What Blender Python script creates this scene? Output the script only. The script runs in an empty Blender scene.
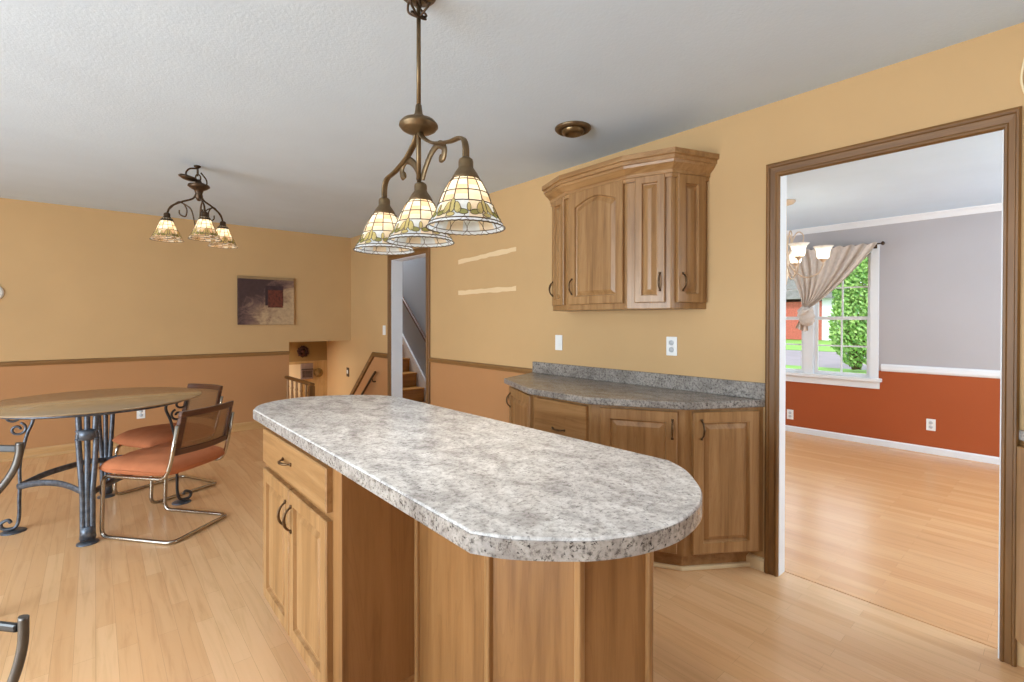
import bpy, bmesh, math, random
from mathutils import Vector, Matrix
random.seed(7)
PI = math.pi
S = bpy.context.scene
COL = S.collection

# ------------------------------------------------------------------ camera
YAW, PIT, ROL, FPX, HCAM = 0.7108, -0.0076, 0.0012, 485.4975, 1.311
cam = bpy.data.cameras.new('camera'); co = bpy.data.objects.new('camera', cam); COL.objects.link(co)
F = Vector((math.sin(YAW)*math.cos(PIT), math.cos(YAW)*math.cos(PIT), math.sin(PIT)))
R0 = Vector((math.cos(YAW), -math.sin(YAW), 0)); U0 = R0.cross(F)
Rv = R0*math.cos(ROL)+U0*math.sin(ROL); Uv = -R0*math.sin(ROL)+U0*math.cos(ROL)
m = Matrix.Identity(4)
for i in range(3):
    m[i][0] = Rv[i]; m[i][1] = Uv[i]; m[i][2] = -F[i]
m[2][3] = HCAM
co.matrix_world = m
cam.sensor_width = 36; cam.sensor_fit = 'HORIZONTAL'; cam.lens = FPX/1024*36
cam.shift_y = -16.5/1024; cam.clip_start = .02; cam.clip_end = 300
S.camera = co

# ------------------------------------------------------------------ world, lights, exposure
S.view_settings.view_transform = 'Standard'; S.view_settings.look = 'None'
S.view_settings.exposure = 0.14; S.view_settings.gamma = 1; S.view_settings.use_curve_mapping = False
w = bpy.data.worlds.new('sky'); S.world = w; w.use_nodes = True
bg = w.node_tree.nodes['Background']; bg.inputs[0].default_value = (.86, .93, 1, 1); bg.inputs[1].default_value = 2.6

def light(name, kind, loc, rot, energy, color=(1, 1, 1), size=(1, 1), r=.1):
    d = bpy.data.lights.new(name, kind); d.energy = energy; d.color = color
    if kind == 'AREA':
        d.shape = 'RECTANGLE'; d.size, d.size_y = size
    elif kind == 'SUN': d.angle = .02
    else: d.shadow_soft_size = r
    o = bpy.data.objects.new(name, d); COL.objects.link(o); o.location = loc; o.rotation_euler = rot
    return o
sun = light('sun', 'SUN', (0, 0, 20), (0, math.radians(-38), math.radians(20)), 2.2, (1, .96, .88))
DAY = (.78, .91, 1.0)
light('daylight_patio_door', 'AREA', (-3.96, 2.5, 1.12), (0, math.radians(-108), 0), 146, DAY, (1.9, 2.6))
light('daylight_side_window', 'AREA', (-3.96, .3, 1.4), (0, math.radians(-108), 0), 132, DAY, (1.3, 1.3))
light('fill_sink_side', 'AREA', (2.63, -1.05, 1.55), (0, math.radians(102), 0), 12, DAY, (.85, .85))  # added fill for the right side; no window is known over the sink
light('fill_behind_camera', 'AREA', (.9, -.9, 2.40), (0, 0, 0), 7, (1, .97, .93), (.5, .5))  # fill light added behind the camera, no fixture seen there
light('fill_dining_rear', 'AREA', (4.5, -1.76, 1.45), (math.radians(100), 0, 0), 66, DAY, (2.2, 1.5))  # added light from an invented dining opening out of view
light('fill_dining_end', 'AREA', (4.6, 4.26, 1.4), (math.radians(-90), 0, 0), 32, DAY, (1.8, 1.4))  # extra fill for the dining floor, through a made-up opening
light('fill_stair_hall', 'AREA', (3.1, 7.2, 4.3), (0, 0, 0), 110, (.9, .95, 1), (.6, 1.6))  # light added to brighten the stair hall; its source is not visible
light('fill_lower_level', 'AREA', (1.0, 6.98, .96), (0, 0, 0), 34, (1, .97, .92), (1.2, .5))  # unseen light put in to brighten the lower stairwell

# ------------------------------------------------------------------ materials
def newmat(name):
    mt = bpy.data.materials.new(name); mt.use_nodes = True
    nt = mt.node_tree; return mt, nt, nt.nodes['Principled BSDF']
def srgb(r, g, b):
    f = lambda c: (c/12.92 if c <= .04045 else ((c+.055)/1.055)**2.4)
    return (f(r/255), f(g/255), f(b/255), 1)
def N(nt, typ, **kw):
    n = nt.nodes.new(typ)
    for k, v in kw.items():
        if k in n.inputs: n.inputs[k].default_value = v
        else: setattr(n, k, v)
    return n
def L(nt, a, b): nt.links.new(a, b)
def mixc(nt, fac, a, b, blend='MIX'):
    n = nt.nodes.new('ShaderNodeMix'); n.data_type = 'RGBA'; n.blend_type = blend
    for i, v in ((0, fac), (6, a), (7, b)):
        if hasattr(v, 'links'): L(nt, v, n.inputs[i])
        else: n.inputs[i].default_value = v
    return n.outputs[2]
def coords(nt, scale=(1, 1, 1), kind='Object', rot=(0, 0, 0)):
    tc = nt.nodes.new('ShaderNodeTexCoord'); mp = nt.nodes.new('ShaderNodeMapping')
    mp.inputs['Scale'].default_value = scale; mp.inputs['Rotation'].default_value = rot
    L(nt, tc.outputs[kind], mp.inputs[0]); return mp.outputs[0]
def ramp(nt, fac, stops):
    r = nt.nodes.new('ShaderNodeValToRGB'); cr = r.color_ramp
    while len(cr.elements) < len(stops): cr.elements.new(.5)
    for e, (p, c) in zip(cr.elements, stops):
        e.position = p; e.color = c
    L(nt, fac, r.inputs[0]); return r.outputs[0]
def bump(nt, b, h, strength, dist=.002):
    n = N(nt, 'ShaderNodeBump', Strength=strength, Distance=dist); L(nt, h, n.inputs['Height']); L(nt, n.outputs[0], b.inputs['Normal'])
def plain(name, col, rough=.5, metal=0, var=0.0, scale=6, bmp=0.0, bscale=200, spec=.5):
    mt, nt, b = newmat(name)
    b.inputs['Roughness'].default_value = rough; b.inputs['Metallic'].default_value = metal
    b.inputs['Specular IOR Level'].default_value = spec
    b.inputs['Base Color'].default_value = col
    if var:
        n = N(nt, 'ShaderNodeTexNoise', Scale=scale, Detail=4); L(nt, coords(nt), n.inputs['Vector'])
        d = tuple(c*(1-var) for c in col[:3])+(1,); e = tuple(min(1, c*(1+var)) for c in col[:3])+(1,)
        L(nt, ramp(nt, n.outputs[0], [(.3, d), (.7, e)]), b.inputs['Base Color'])
    if bmp:
        n = N(nt, 'ShaderNodeTexNoise', Scale=bscale, Detail=3); L(nt, coords(nt), n.inputs['Vector']); bump(nt, b, n.outputs[0], bmp)
    return mt
def oak(name, axis, base, dark, light_, rough=.38, gs=1.0, coat=.15):
    """oak with long grain along the given object axis"""
    mt, nt, b = newmat(name)
    sc = [26*gs, 26*gs, 26*gs]; sc[axis] = 1.6*gs
    v = coords(nt, tuple(sc))
    n1 = N(nt, 'ShaderNodeTexNoise', Scale=1.0, Detail=6, Roughness=.62, Distortion=.5); L(nt, v, n1.inputs['Vector'])
    sc2 = [6*gs, 6*gs, 6*gs]; sc2[axis] = .55*gs
    v2 = coords(nt, tuple(sc2))
    n2 = N(nt, 'ShaderNodeTexNoise', Scale=1.0, Detail=2, Distortion=1.6); L(nt, v2, n2.inputs['Vector'])
    w1 = N(nt, 'ShaderNodeMath', operation='MULTIPLY'); L(nt, n2.outputs[0], w1.inputs[0]); w1.inputs[1].default_value = 22
    w2 = N(nt, 'ShaderNodeMath', operation='FRACT'); L(nt, w1.outputs[0], w2.inputs[0])
    c1 = ramp(nt, n1.outputs[0], [(.25, dark), (.5, base), (.78, light_)])
    c2 = ramp(nt, w2.outputs[0], [(0, (.80, .76, .70, 1)), (.25, (1, 1, 1, 1)), (1, (1, 1, 1, 1))])
    L(nt, mixc(nt, .5, c1, c2, 'MULTIPLY'), b.inputs['Base Color'])
    b.inputs['Roughness'].default_value = rough; b.inputs['Specular IOR Level'].default_value = .5
    b.inputs['Coat Weight'].default_value = coat; b.inputs['Coat Roughness'].default_value = .35
    bump(nt, b, n1.outputs[0], .15, .0015)
    return mt
def granite(name, k0=1.0, dark=.5, fleck=.55, size=1.0):
    mt, nt, b = newmat(name)
    v = coords(nt)
    n0 = N(nt, 'ShaderNodeTexNoise', Scale=7.0, Detail=6, Roughness=.62, Distortion=1.0); L(nt, coords(nt, (1.5, .9, 1)), n0.inputs['Vector'])
    n1 = N(nt, 'ShaderNodeTexNoise', Scale=80.0/size, Detail=4, Roughness=.65); L(nt, v, n1.inputs['Vector'])
    n2 = N(nt, 'ShaderNodeTexNoise', Scale=125.0/size, Detail=3, Roughness=.6, Distortion=.3); L(nt, v, n2.inputs['Vector'])
    n3 = N(nt, 'ShaderNodeTexNoise', Scale=17.0/size, Detail=6, Roughness=.75, Distortion=1.4); L(nt, v, n3.inputs['Vector'])
    c0 = ramp(nt, n0.outputs[0], [(.36, srgb(192, 189, 188)), (.5, srgb(222, 220, 218)), (.64, srgb(243, 242, 240))])
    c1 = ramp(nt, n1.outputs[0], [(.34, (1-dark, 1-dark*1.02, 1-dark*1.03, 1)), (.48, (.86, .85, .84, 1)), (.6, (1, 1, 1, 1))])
    k = mixc(nt, .85, c0, c1, 'MULTIPLY')
    f3 = ramp(nt, n3.outputs[0], [(.54, (0, 0, 0, 1)), (.70, (.55, .55, .55, 1))])
    k = mixc(nt, f3, k, srgb(134, 124, 119))
    f2 = ramp(nt, n2.outputs[0], [(.58, (0, 0, 0, 1)), (.68, (fleck, fleck, fleck, 1))])
    k = mixc(nt, f2, k, srgb(64, 60, 60))
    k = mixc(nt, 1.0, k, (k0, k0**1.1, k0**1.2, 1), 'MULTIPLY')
    L(nt, k, b.inputs['Base Color']); b.inputs['Roughness'].default_value = .25
    return mt
def laminate(name, tint):
    mt, nt, b = newmat(name)
    v = coords(nt, (1, 1, 1), 'Object', (0, 0, math.radians(90)))
    br = N(nt, 'ShaderNodeTexBrick', Scale=1.0); br.offset = .37; br.offset_frequency = 2
    br.inputs['Mortar Size'].default_value = .0007; br.inputs['Mortar Smooth'].default_value = .3
    br.inputs['Brick Width'].default_value = .62; br.inputs['Row Height'].default_value = .066; br.inputs['Bias'].default_value = 0
    br.inputs['Color1'].default_value = (0, 0, 0, 1); br.inputs['Color2'].default_value = (1, 1, 1, 1); br.inputs['Mortar'].default_value = (.2, .2, .2, 1)
    L(nt, v, br.inputs['Vector'])
    t = lambda r, g, b_: tuple(a*c for a, c in zip(srgb(r, g, b_)[:3], tint))+(1,)
    plank = ramp(nt, br.outputs['Color'], [(0, t(226, 178, 129)), (.5, t(231, 185, 137)), (1, t(236, 193, 146))])
    n = N(nt, 'ShaderNodeTexNoise', Scale=1.0, Detail=6, Roughness=.6, Distortion=.7); L(nt, coords(nt, (34, 2.2, 1)), n.inputs['Vector'])
    g = ramp(nt, n.outputs[0], [(.28, (.80, .74, .66, 1)), (.5, (.97, .96, .95, 1)), (.7, (1, 1, 1, 1))])
    k = mixc(nt, .7, plank, g, 'MULTIPLY')
    fac = N(nt, 'ShaderNodeMath', operation='MULTIPLY'); L(nt, br.outputs['Fac'], fac.inputs[0]); fac.inputs[1].default_value = .35
    k = mixc(nt, fac.outputs[0], k, t(140, 98, 60))
    L(nt, k, b.inputs['Base Color']); b.inputs['Roughness'].default_value = .25; b.inputs['Specular IOR Level'].default_value = .5
    return mt
def wallpaint(name, col, var=.035):
    return plain(name, col, .62, 0, var, 1.7, .12, 260, .25)

M = {}
M['tan'] = wallpaint('tan paint', srgb(200, 164, 117))
M['terracotta'] = wallpaint('terracotta paint', srgb(185, 135, 90))
M['tan_bare'] = wallpaint('pale primer streak', srgb(232, 203, 160))
M['ceil'] = plain('ceiling texture paint', srgb(211, 227, 243), .8, 0, .02, 3, .5, 90, .2)
M['grey'] = wallpaint('pale grey paint', srgb(180, 175, 177))
M['rust'] = wallpaint('rust orange paint', srgb(168, 83, 43))
M['stairgrey'] = wallpaint('blue grey paint', srgb(158, 163, 170))
M['olive'] = wallpaint('olive tan paint', srgb(160, 132, 84))
M['panel'] = oak('pale wood panelling', 2, srgb(206, 172, 116), srgb(190, 154, 98), srgb(218, 188, 136), .5, .6)
M['cream'] = wallpaint('cream paint', srgb(236, 216, 176))
M['white'] = plain('white trim paint', srgb(232, 233, 236), .4, 0, .01)
M['jamb'] = plain('white jamb paint', srgb(236, 237, 240), .45, 0, .02)
M['floor'] = laminate('maple laminate', (1, 1, 1))
M['floor_wall_tint'] = laminate('maple laminate tinted by wall light', (.96, .86, .76))  # same laminate; orange tint paints in light bounced off the rust wall
OB, OD, OL = srgb(159, 118, 73), srgb(126, 88, 48), srgb(180, 140, 95)
M['oakz'] = oak('honey oak vertical grain', 2, OB, OD, OL)
M['oakx'] = oak('honey oak horizontal grain', 0, OB, OD, OL)
M['oaky'] = oak('honey oak lengthwise grain', 1, OB, OD, OL)
M['oakp'] = oak('veneer oak panel', 2, srgb(146, 103, 59), srgb(116, 77, 38), srgb(162, 118, 72), .4, .8)
TB, TD, TL = srgb(118, 80, 36), srgb(86, 54, 20), srgb(140, 98, 50)
M['trimz'] = oak('brown oak trim vertical', 2, TB, TD, TL, .48, 1.0, 0)
M['trimy'] = oak('brown oak trim lengthwise', 1, TB, TD, TL, .48, 1.0, 0)
M['trimx'] = oak('brown oak trim crosswise', 0, TB, TD, TL, .48, 1.0, 0)
M['rail'] = oak('chair rail oak', 0, srgb(142, 104, 60), srgb(118, 82, 44), srgb(160, 120, 76), .45, 1.0, 0)
M['raily'] = oak('chair rail oak side', 1, srgb(142, 104, 60), srgb(118, 82, 44), srgb(160, 120, 76), .45, 1.0, 0)
M['base'] = oak('tan wood baseboard', 0, srgb(196, 152, 98), srgb(180, 134, 80), srgb(206, 164, 112), .4)
M['basey'] = oak('tan wood baseboard side', 1, srgb(196, 152, 98), srgb(180, 134, 80), srgb(206, 164, 112), .4)
M['stairwood'] = oak('amber stair oak', 0, srgb(172, 116, 46), srgb(146, 92, 30), srgb(190, 134, 62), .42)
M['granite'] = granite('speckled grey laminate', .95)
M['granite_shaded'] = granite('speckled laminate darkened for shade', .43, .75, .95)  # island laminate again, with shade and dark reflection put into its colour
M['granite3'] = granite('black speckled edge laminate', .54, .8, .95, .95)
M['bronze'] = plain('antique bronze', srgb(112, 92, 66), .42, .75, .2, 30)
M['dbronze'] = plain('dark bronze', srgb(74, 56, 40), .4, .7, .25, 30)
M['pull'] = plain('antique brass pull', srgb(96, 74, 52), .35, .8, .25, 60)
M['chrome'] = plain('brushed chrome tube', srgb(176, 168, 156), .22, 1, .06, 12)
M['iron'] = plain('pewter grey iron', srgb(98, 104, 114), .42, .65, .35, 40)
M['irond'] = plain('dark scroll iron', srgb(62, 58, 56), .45, .6, .2, 40)
M['black'] = plain('black enamel', srgb(18, 18, 20), .3, 0, .1)
M['steel'] = plain('dark grey steel band', srgb(96, 92, 88), .35, .8, .15, 20)
M['velvet'] = plain('rust orange velvet', srgb(182, 112, 76), .85, 0, .12, 9, .25, 500, .15)
M['walnut'] = oak('walnut chair frame', 0, srgb(84, 50, 32), srgb(60, 34, 22), srgb(104, 64, 42), .4, 1.0, 0)
M['plate'] = plain('white plastic', srgb(238, 238, 236), .35, 0, .01)
M['slot'] = plain('pale grey plastic', srgb(196, 198, 202), .5, 0, .02)  # even light grey for sockets, panes and small insets
M['dark'] = plain('dark void', srgb(40, 32, 26), .8, 0, .05)
M['smoke'] = plain('smoked bronze glass top', srgb(154, 128, 96), .12, 0, .08, 3)
M['curtain'] = plain('taupe sheer curtain', srgb(208, 195, 184), .9, 0, .08, 30, .3, 300, .1)
M['brick'] = plain('red brick', srgb(176, 92, 78), .8, 0, .2, 8)
M['grass'] = plain('lawn', srgb(104, 150, 56), .9, 0, .25, 2)
M['road'] = plain('pale asphalt', srgb(118, 112, 118), .8, 0, .12, 1.2)
M['siding'] = plain('pale siding', srgb(216, 216, 224), .6, 0, .03)
M['roof'] = plain('grey roof shingle', srgb(128, 124, 128), .8, 0, .2, 5)
M['bark'] = plain('bark', srgb(88, 70, 52), .9, 0, .25, 20)

def leafmat(name, a, b_):
    mt, nt, b = newmat(name)
    n = N(nt, 'ShaderNodeTexNoise', Scale=7, Detail=3); L(nt, coords(nt), n.inputs['Vector'])
    L(nt, ramp(nt, n.outputs[0], [(.3, a), (.7, b_)]), b.inputs['Base Color']); b.inputs['Roughness'].default_value = .55
    return mt
M['leaf'] = leafmat('bright shrub leaf', srgb(84, 140, 70), srgb(176, 208, 120))
M['blossom'] = leafmat('orange blossom', srgb(224, 120, 50), srgb(240, 160, 80))

def glowglass(name, col, trans, emit=0):
    """thin stained glass lit from the bulb inside it"""
    mt, nt, b = newmat(name)
    out = nt.nodes['Material Output']
    t = N(nt, 'ShaderNodeBsdfTranslucent'); t.inputs[0].default_value = col
    d = N(nt, 'ShaderNodeBsdfDiffuse'); d.inputs[0].default_value = col
    g = N(nt, 'ShaderNodeBsdfGlossy'); g.inputs['Roughness'].default_value = .15
    n = N(nt, 'ShaderNodeTexNoise', Scale=40, Detail=3); L(nt, coords(nt), n.inputs['Vector'])
    c = mixc(nt, .35, col, ramp(nt, n.outputs[0], [(.3, tuple(x*.7 for x in col[:3])+(1,)), (.7, (1, 1, 1, 1))]), 'MULTIPLY')
    L(nt, c, t.inputs[0]); L(nt, c, d.inputs[0])
    m1 = N(nt, 'ShaderNodeMixShader'); m1.inputs[0].default_value = trans; L(nt, d.outputs[0], m1.inputs[1]); L(nt, t.outputs[0], m1.inputs[2])
    m2 = N(nt, 'ShaderNodeMixShader'); m2.inputs[0].default_value = .06; L(nt, m1.outputs[0], m2.inputs[1]); L(nt, g.outputs[0], m2.inputs[2])
    L(nt, m2.outputs[0], out.inputs[0]); nt.nodes.remove(b)
    return mt
M['gcream'] = glowglass('cream stained glass', srgb(246, 232, 208), .6)
M['gpeach'] = glowglass('peach stained glass', srgb(240, 208, 170), .6)
M['gyellow'] = glowglass('yellow green stained glass', srgb(232, 216, 150), .6)
M['ggreen'] = glowglass('olive stained glass', srgb(176, 172, 104), .5)
M['gblue'] = glowglass('clear blue rippled glass', srgb(234, 241, 246), .6)
M['gamber'] = glowglass('amber stained glass', srgb(226, 190, 140), .55)
M['gwhite'] = glowglass('frosted white glass', srgb(250, 246, 238), .6)
M['lead'] = plain('lead came', srgb(86, 72, 54), .45, .6, .1)

def emis(name, col, s):
    mt, nt, b = newmat(name); b.inputs['Base Color'].default_value = col
    b.inputs['Emission Color'].default_value = col; b.inputs['Emission Strength'].default_value = s
    return mt
M['bulb'] = emis('lit lamp bulb', (1, .90, .74, 1), 11)
M['bulb2'] = emis('lit chandelier bulb', (1, .9, .76, 1), 22)

def glassmat():
    mt, nt, b = newmat('window glass'); out = nt.nodes['Material Output']
    t = N(nt, 'ShaderNodeBsdfTransparent'); g = N(nt, 'ShaderNodeBsdfGlossy'); g.inputs['Roughness'].default_value = .02
    fr = N(nt, 'ShaderNodeFresnel', IOR=1.35); mx = N(nt, 'ShaderNodeMixShader')
    L(nt, fr.outputs[0], mx.inputs[0]); L(nt, t.outputs[0], mx.inputs[1]); L(nt, g.outputs[0], mx.inputs[2]); L(nt, mx.outputs[0], out.inputs[0]); nt.nodes.remove(b)
    return mt
M['glass'] = glassmat()
def canemat():
    mt, nt, b = newmat('woven cane'); out = nt.nodes['Material Output']
    b.inputs['Base Color'].default_value = srgb(150, 112, 74); b.inputs['Roughness'].default_value = .6
    ws = []
    for ax in ('X', 'Z'):
        wv = N(nt, 'ShaderNodeTexWave', Scale=26.0); wv.bands_direction = ax; wv.wave_profile = 'SIN'; L(nt, coords(nt), wv.inputs['Vector']); ws.append(wv.outputs['Fac'])
    mn = N(nt, 'ShaderNodeMath', operation='MINIMUM'); L(nt, ws[0], mn.inputs[0]); L(nt, ws[1], mn.inputs[1])
    gt = N(nt, 'ShaderNodeMath', operation='LESS_THAN'); L(nt, mn.outputs[0], gt.inputs[0]); gt.inputs[1].default_value = .24
    L(nt, gt.outputs[0], b.inputs['Alpha'])
    return mt
M['cane'] = canemat()

# ------------------------------------------------------------------ mesh builder
class MB:
    def __init__(s): s.v = []; s.f = []; s.mi = []; s.sm = []
    def add(s, vs, fs, mi=0, smooth=False):
        o = len(s.v); s.v += [tuple(p) for p in vs]
        for f in fs: s.f.append(tuple(i+o for i in f)); s.mi.append(mi); s.sm.append(smooth)
        return s
    def box(s, x0, x1, y0, y1, z0, z1, mi=0):
        if x0 > x1: x0, x1 = x1, x0
        if y0 > y1: y0, y1 = y1, y0
        vs = [(x, y, z) for z in (z0, z1) for y in (y0, y1) for x in (x0, x1)]
        return s.add(vs, [(0, 2, 3, 1), (4, 5, 7, 6), (0, 1, 5, 4), (2, 6, 7, 3), (0, 4, 6, 2), (1, 3, 7, 5)], mi)
    def prism(s, poly, z0, z1, mi=0, axes='xyz'):
        """extrude a 2-D polygon; axes names which coordinates the polygon's two axes and the extrusion take"""
        n = len(poly)
        def P(a, b, c):
            d = {axes[0]: a, axes[1]: b, axes[2]: c}; return (d['x'], d['y'], d['z'])
        vs = [P(a, b, z0) for a, b in poly]+[P(a, b, z1) for a, b in poly]
        fs = [tuple(range(n))[::-1], tuple(range(n, 2*n))]+[(i, (i+1) % n, n+(i+1) % n, n+i) for i in range(n)]
        return s.add(vs, fs, mi)
    def tube(s, pts, r, n=8, mi=0, closed=False, flat=None):
        """tube along a path; r one radius or one per point; flat=(a,b) makes an oval section"""
        pts = [Vector(p) for p in pts]; k = len(pts)
        rs = r if isinstance(r, (list, tuple)) else [r]*k
        vs = []; prev = None
        for i, p in enumerate(pts):
            if closed: t = pts[(i+1) % k]-pts[i-1]
            else: t = pts[min(i+1, k-1)]-pts[max(i-1, 0)]
            t.normalize()
            if prev is None:
                a = Vector((0, 0, 1)) if abs(t.z) < .9 else Vector((1, 0, 0))
                u = (a-t*a.dot(t)).normalized()
            else: u = (prev-t*prev.dot(t)).normalized()
            prev = u; q = t.cross(u)
            ea, eb = flat if flat else (1, 1)
            for j in range(n):
                an = 2*PI*j/n; vs.append(p+(u*math.cos(an)*ea+q*math.sin(an)*eb)*rs[i])
        fs = []
        for i in range(k if closed else k-1):
            for j in range(n):
                a, b = i*n+j, i*n+(j+1) % n; c = ((i+1) % k)*n
                fs.append((a, b, c+(j+1) % n, c+j))
        s.add(vs, fs, mi, True)
        if not closed:
            o = len(s.v)-len(vs)
            s.f += [tuple(o+j for j in range(n))[::-1], tuple(o+(k-1)*n+j for j in range(n))]; s.mi += [mi, mi]; s.sm += [False, False]
        return s
    def lathe(s, prof, n=24, mi=0, c=(0, 0, 0), smooth=True):
        vs = []; fs = []
        for r, z in prof:
            for j in range(n):
                a = 2*PI*j/n; vs.append((c[0]+r*math.cos(a), c[1]+r*math.sin(a), c[2]+z))
        for i in range(len(prof)-1):
            for j in range(n):
                fs.append((i*n+j, i*n+(j+1) % n, (i+1)*n+(j+1) % n, (i+1)*n+j))
        return s.add(vs, fs, mi, smooth)
    def build(s, name, mats, parent=None, loc=(0, 0, 0), rot=(0, 0, 0), bevel=0, seg=2, sub=0):
        me = bpy.data.meshes.new(name); me.from_pydata(s.v, [], s.f)
        if not isinstance(mats, (list, tuple)): mats = [mats]
        for mt in mats: me.materials.append(mt)
        for p, mi, sm in zip(me.polygons, s.mi, s.sm): p.material_index = mi; p.use_smooth = sm
        bm = bmesh.new(); bm.from_mesh(me); bmesh.ops.recalc_face_normals(bm, faces=bm.faces); bm.to_mesh(me); bm.free(); me.update()
        o = bpy.data.objects.new(name, me); COL.objects.link(o)
        o.location = loc; o.rotation_euler = rot
        if parent: o.parent = parent
        if bevel:
            b = o.modifiers.new('bevel', 'BEVEL'); b.width = bevel; b.segments = seg; b.limit_method = 'ANGLE'; b.angle_limit = .6
        if sub:
            b = o.modifiers.new('subdivision', 'SUBSURF'); b.levels = b.render_levels = sub
        return o
def thing(name, label, cat, loc=(0, 0, 0), rz=0, group=None):
    o = bpy.data.objects.new(name, None); COL.objects.link(o); o.empty_display_size = .1
    o.location = loc; o.rotation_euler = (0, 0, rz)
    return tag(o, label, cat, group)
def tag(o, label, cat, group=None):
    o['label'] = label; o['category'] = cat
    if group: o['group'] = group
    return o
def struct(o): o['kind'] = 'structure'; return o
def copy_tree(o, parent=None):
    c = o.copy(); COL.objects.link(c)
    if parent: c.parent = parent
    for ch in list(o.children): copy_tree(ch, c)
    return c
def catmull(pts, n=6, closed=False):
    P = [Vector(p) for p in pts]; k = len(P); out = []
    for i in range(k if closed else k-1):
        g = (lambda j: P[j % k]) if closed else (lambda j: P[max(0, min(k-1, j))])
        p0, p1, p2, p3 = g(i-1), g(i), g(i+1), g(i+2)
        for s_ in range(n):
            t = s_/n
            out.append(.5*((2*p1)+(p2-p0)*t+(2*p0-5*p1+4*p2-p3)*t*t+(3*p1-p0-3*p2+p3)*t**3))
    if not closed: out.append(P[-1])
    return out
def bendpath(pts, r, n=5):
    """polyline with rounded corners"""
    P = [Vector(p) for p in pts]; out = [P[0]]
    for i in range(1, len(P)-1):
        a, b, c = P[i-1], P[i], P[i+1]
        d1, d2 = (a-b), (c-b); q = min(r, d1.length*.45, d2.length*.45)
        s0, s1 = b+d1.normalized()*q, b+d2.normalized()*q
        for j in range(n+1):
            t = j/n; out.append(s0*(1-t)**2+b*2*t*(1-t)+s1*t*t)
    out.append(P[-1]); return out

# ------------------------------------------------------------------ the room shell
XR, YB, ZC = 2.663, 6.474, 2.44
XL, YR = -4.0, -1.8
XW = 2.742                      # dining side of the right wall
XD = 6.285
RAIL = .90                      # chair rail height
# floors
HX, HY = 1.90, 5.35             # stairwell hole
b = MB(); b.prism([(XL, YR), (XW-.010, YR), (XW-.010, HY), (HX, HY), (HX, YB), (XL, YB)], -.12, 0)
struct(b.build('floor', M['floor']))
b = MB(); b.box(XW-.002, XD, YR, 4.3, -.12, 0); struct(b.build('floor_dining', M['floor_wall_tint']))
b = MB(); b.box(XW-.010, XW-.002, YR, 4.3, -.12, -.010); struct(b.build('trim_1', M['dark']))
# ceilings
b = MB(); b.prism([(XL, YR), (XD, YR), (XD, 4.3), (XW, 4.3), (XW, YB+.12), (XL, YB+.12)], ZC, ZC+.12); struct(b.build('ceiling', M['ceil']))
b = MB(); b.box(XW, XD, YR, 4.3, 2.385, ZC-.001); struct(b.build('ceiling_dining', M['ceil']))
# right wall with two doorways
y1, y2, zd = .998, .178, 2.085  # dining opening
s1, s2, sz = 5.27, 4.47, 2.03   # stair opening
b = MB()
px = lambda poly, mi=0: b.prism(poly, XR, XW, mi, 'yzx')
px([(YR, 0), (y2, 0), (y2, 1.1), (YR, 1.1)]); px([(YR, 2.0), (y2, 2.0), (y2, ZC), (YR, ZC)]); px([(YR, 1.1), (-1.5, 1.1), (-1.5, 2.0), (YR, 2.0)]); px([(-.6, 1.1), (y2, 1.1), (y2, 2.0), (-.6, 2.0)])  # gap left for the added fill at the sink side
px([(y2, zd), (y1, zd), (y1, ZC), (y2, ZC)])
px([(y1, RAIL), (s2, RAIL), (s2, ZC), (y1, ZC)])
px([(y1, 0), (2.3, 0), (2.3, RAIL), (y1, RAIL)])
px([(2.3, 0), (s2, 0), (s2, RAIL), (2.3, RAIL)], 1)
px([(s2, sz), (s1, sz), (s1, ZC), (s2, ZC)])
px([(s1, .88), (5.75, .88), (6.47, .26), (7.5, -.62), (7.5, ZC), (s1, ZC)])
px([(s1, -1.2), (7.5, -1.2), (7.5, -.62), (6.47, .26), (5.75, .88), (s1, .88)], 1)
wr = struct(b.build('wall_right', [M['tan'], M['terracotta']]))
for zz, dz in ((1.893, .016), (1.580, 0)):   # two pale streaks where a shelf was taken off
    n = 14; top = []; bot = []
    for i in range(n+1):
        y = 3.885-(.845*i/n); zc_ = zz-dz+2*dz*i/n
        top.append((y, zc_+.020+random.uniform(-.005, .005))); bot.append((y, zc_-.020+random.uniform(-.005, .005)))
    b = MB(); b.prism(top+bot[::-1], XR-.0025, XR-.0003, 0, 'yzx'); b.build('bare_paint_streak', M['tan_bare'], wr)
# back wall with the stairwell opening
b = MB()
b.prism([(XL, RAIL), (1.863, RAIL), (1.863, 1.04), (XR, 1.04), (XR, ZC), (XL, ZC)], YB, YB+.12, 0, 'xzy')
b.prism([(XL, 0), (1.863, 0), (1.863, RAIL), (XL, RAIL)], YB, YB+.12, 1, 'xzy')
struct(b.build('wall_back', [M['tan'], M['terracotta']]))
# left wall with openings for the patio door and side window, rear wall with a window
def holed(name, along, pos, lo, hi, holes, thick, mats, axes):
    b = MB(); c = lo
    for a0, a1, z0, z1 in holes:
        b.prism([(c, 0), (a0, 0), (a0, ZC), (c, ZC)], pos, pos+thick, 0, axes)
        if z0 > 0: b.prism([(a0, 0), (a1, 0), (a1, z0), (a0, z0)], pos, pos+thick, 0, axes)
        b.prism([(a0, z1), (a1, z1), (a1, ZC), (a0, ZC)], pos, pos+thick, 0, axes); c = a1
    b.prism([(c, 0), (hi, 0), (hi, ZC), (c, ZC)], pos, pos+thick, 0, axes)
    return struct(b.build(name, mats))
holed('wall_left', 'y', XL-.12, YR-.12, YB+.12, [(-.35, .95, .75, 2.05), (1.2, 3.8, .0, 2.07)], .12, M['tan'], 'yzx')
holed('wall_rear', 'x', YR-.12, XL, XW, [], .12, M['trimz'], 'xzy')
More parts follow.
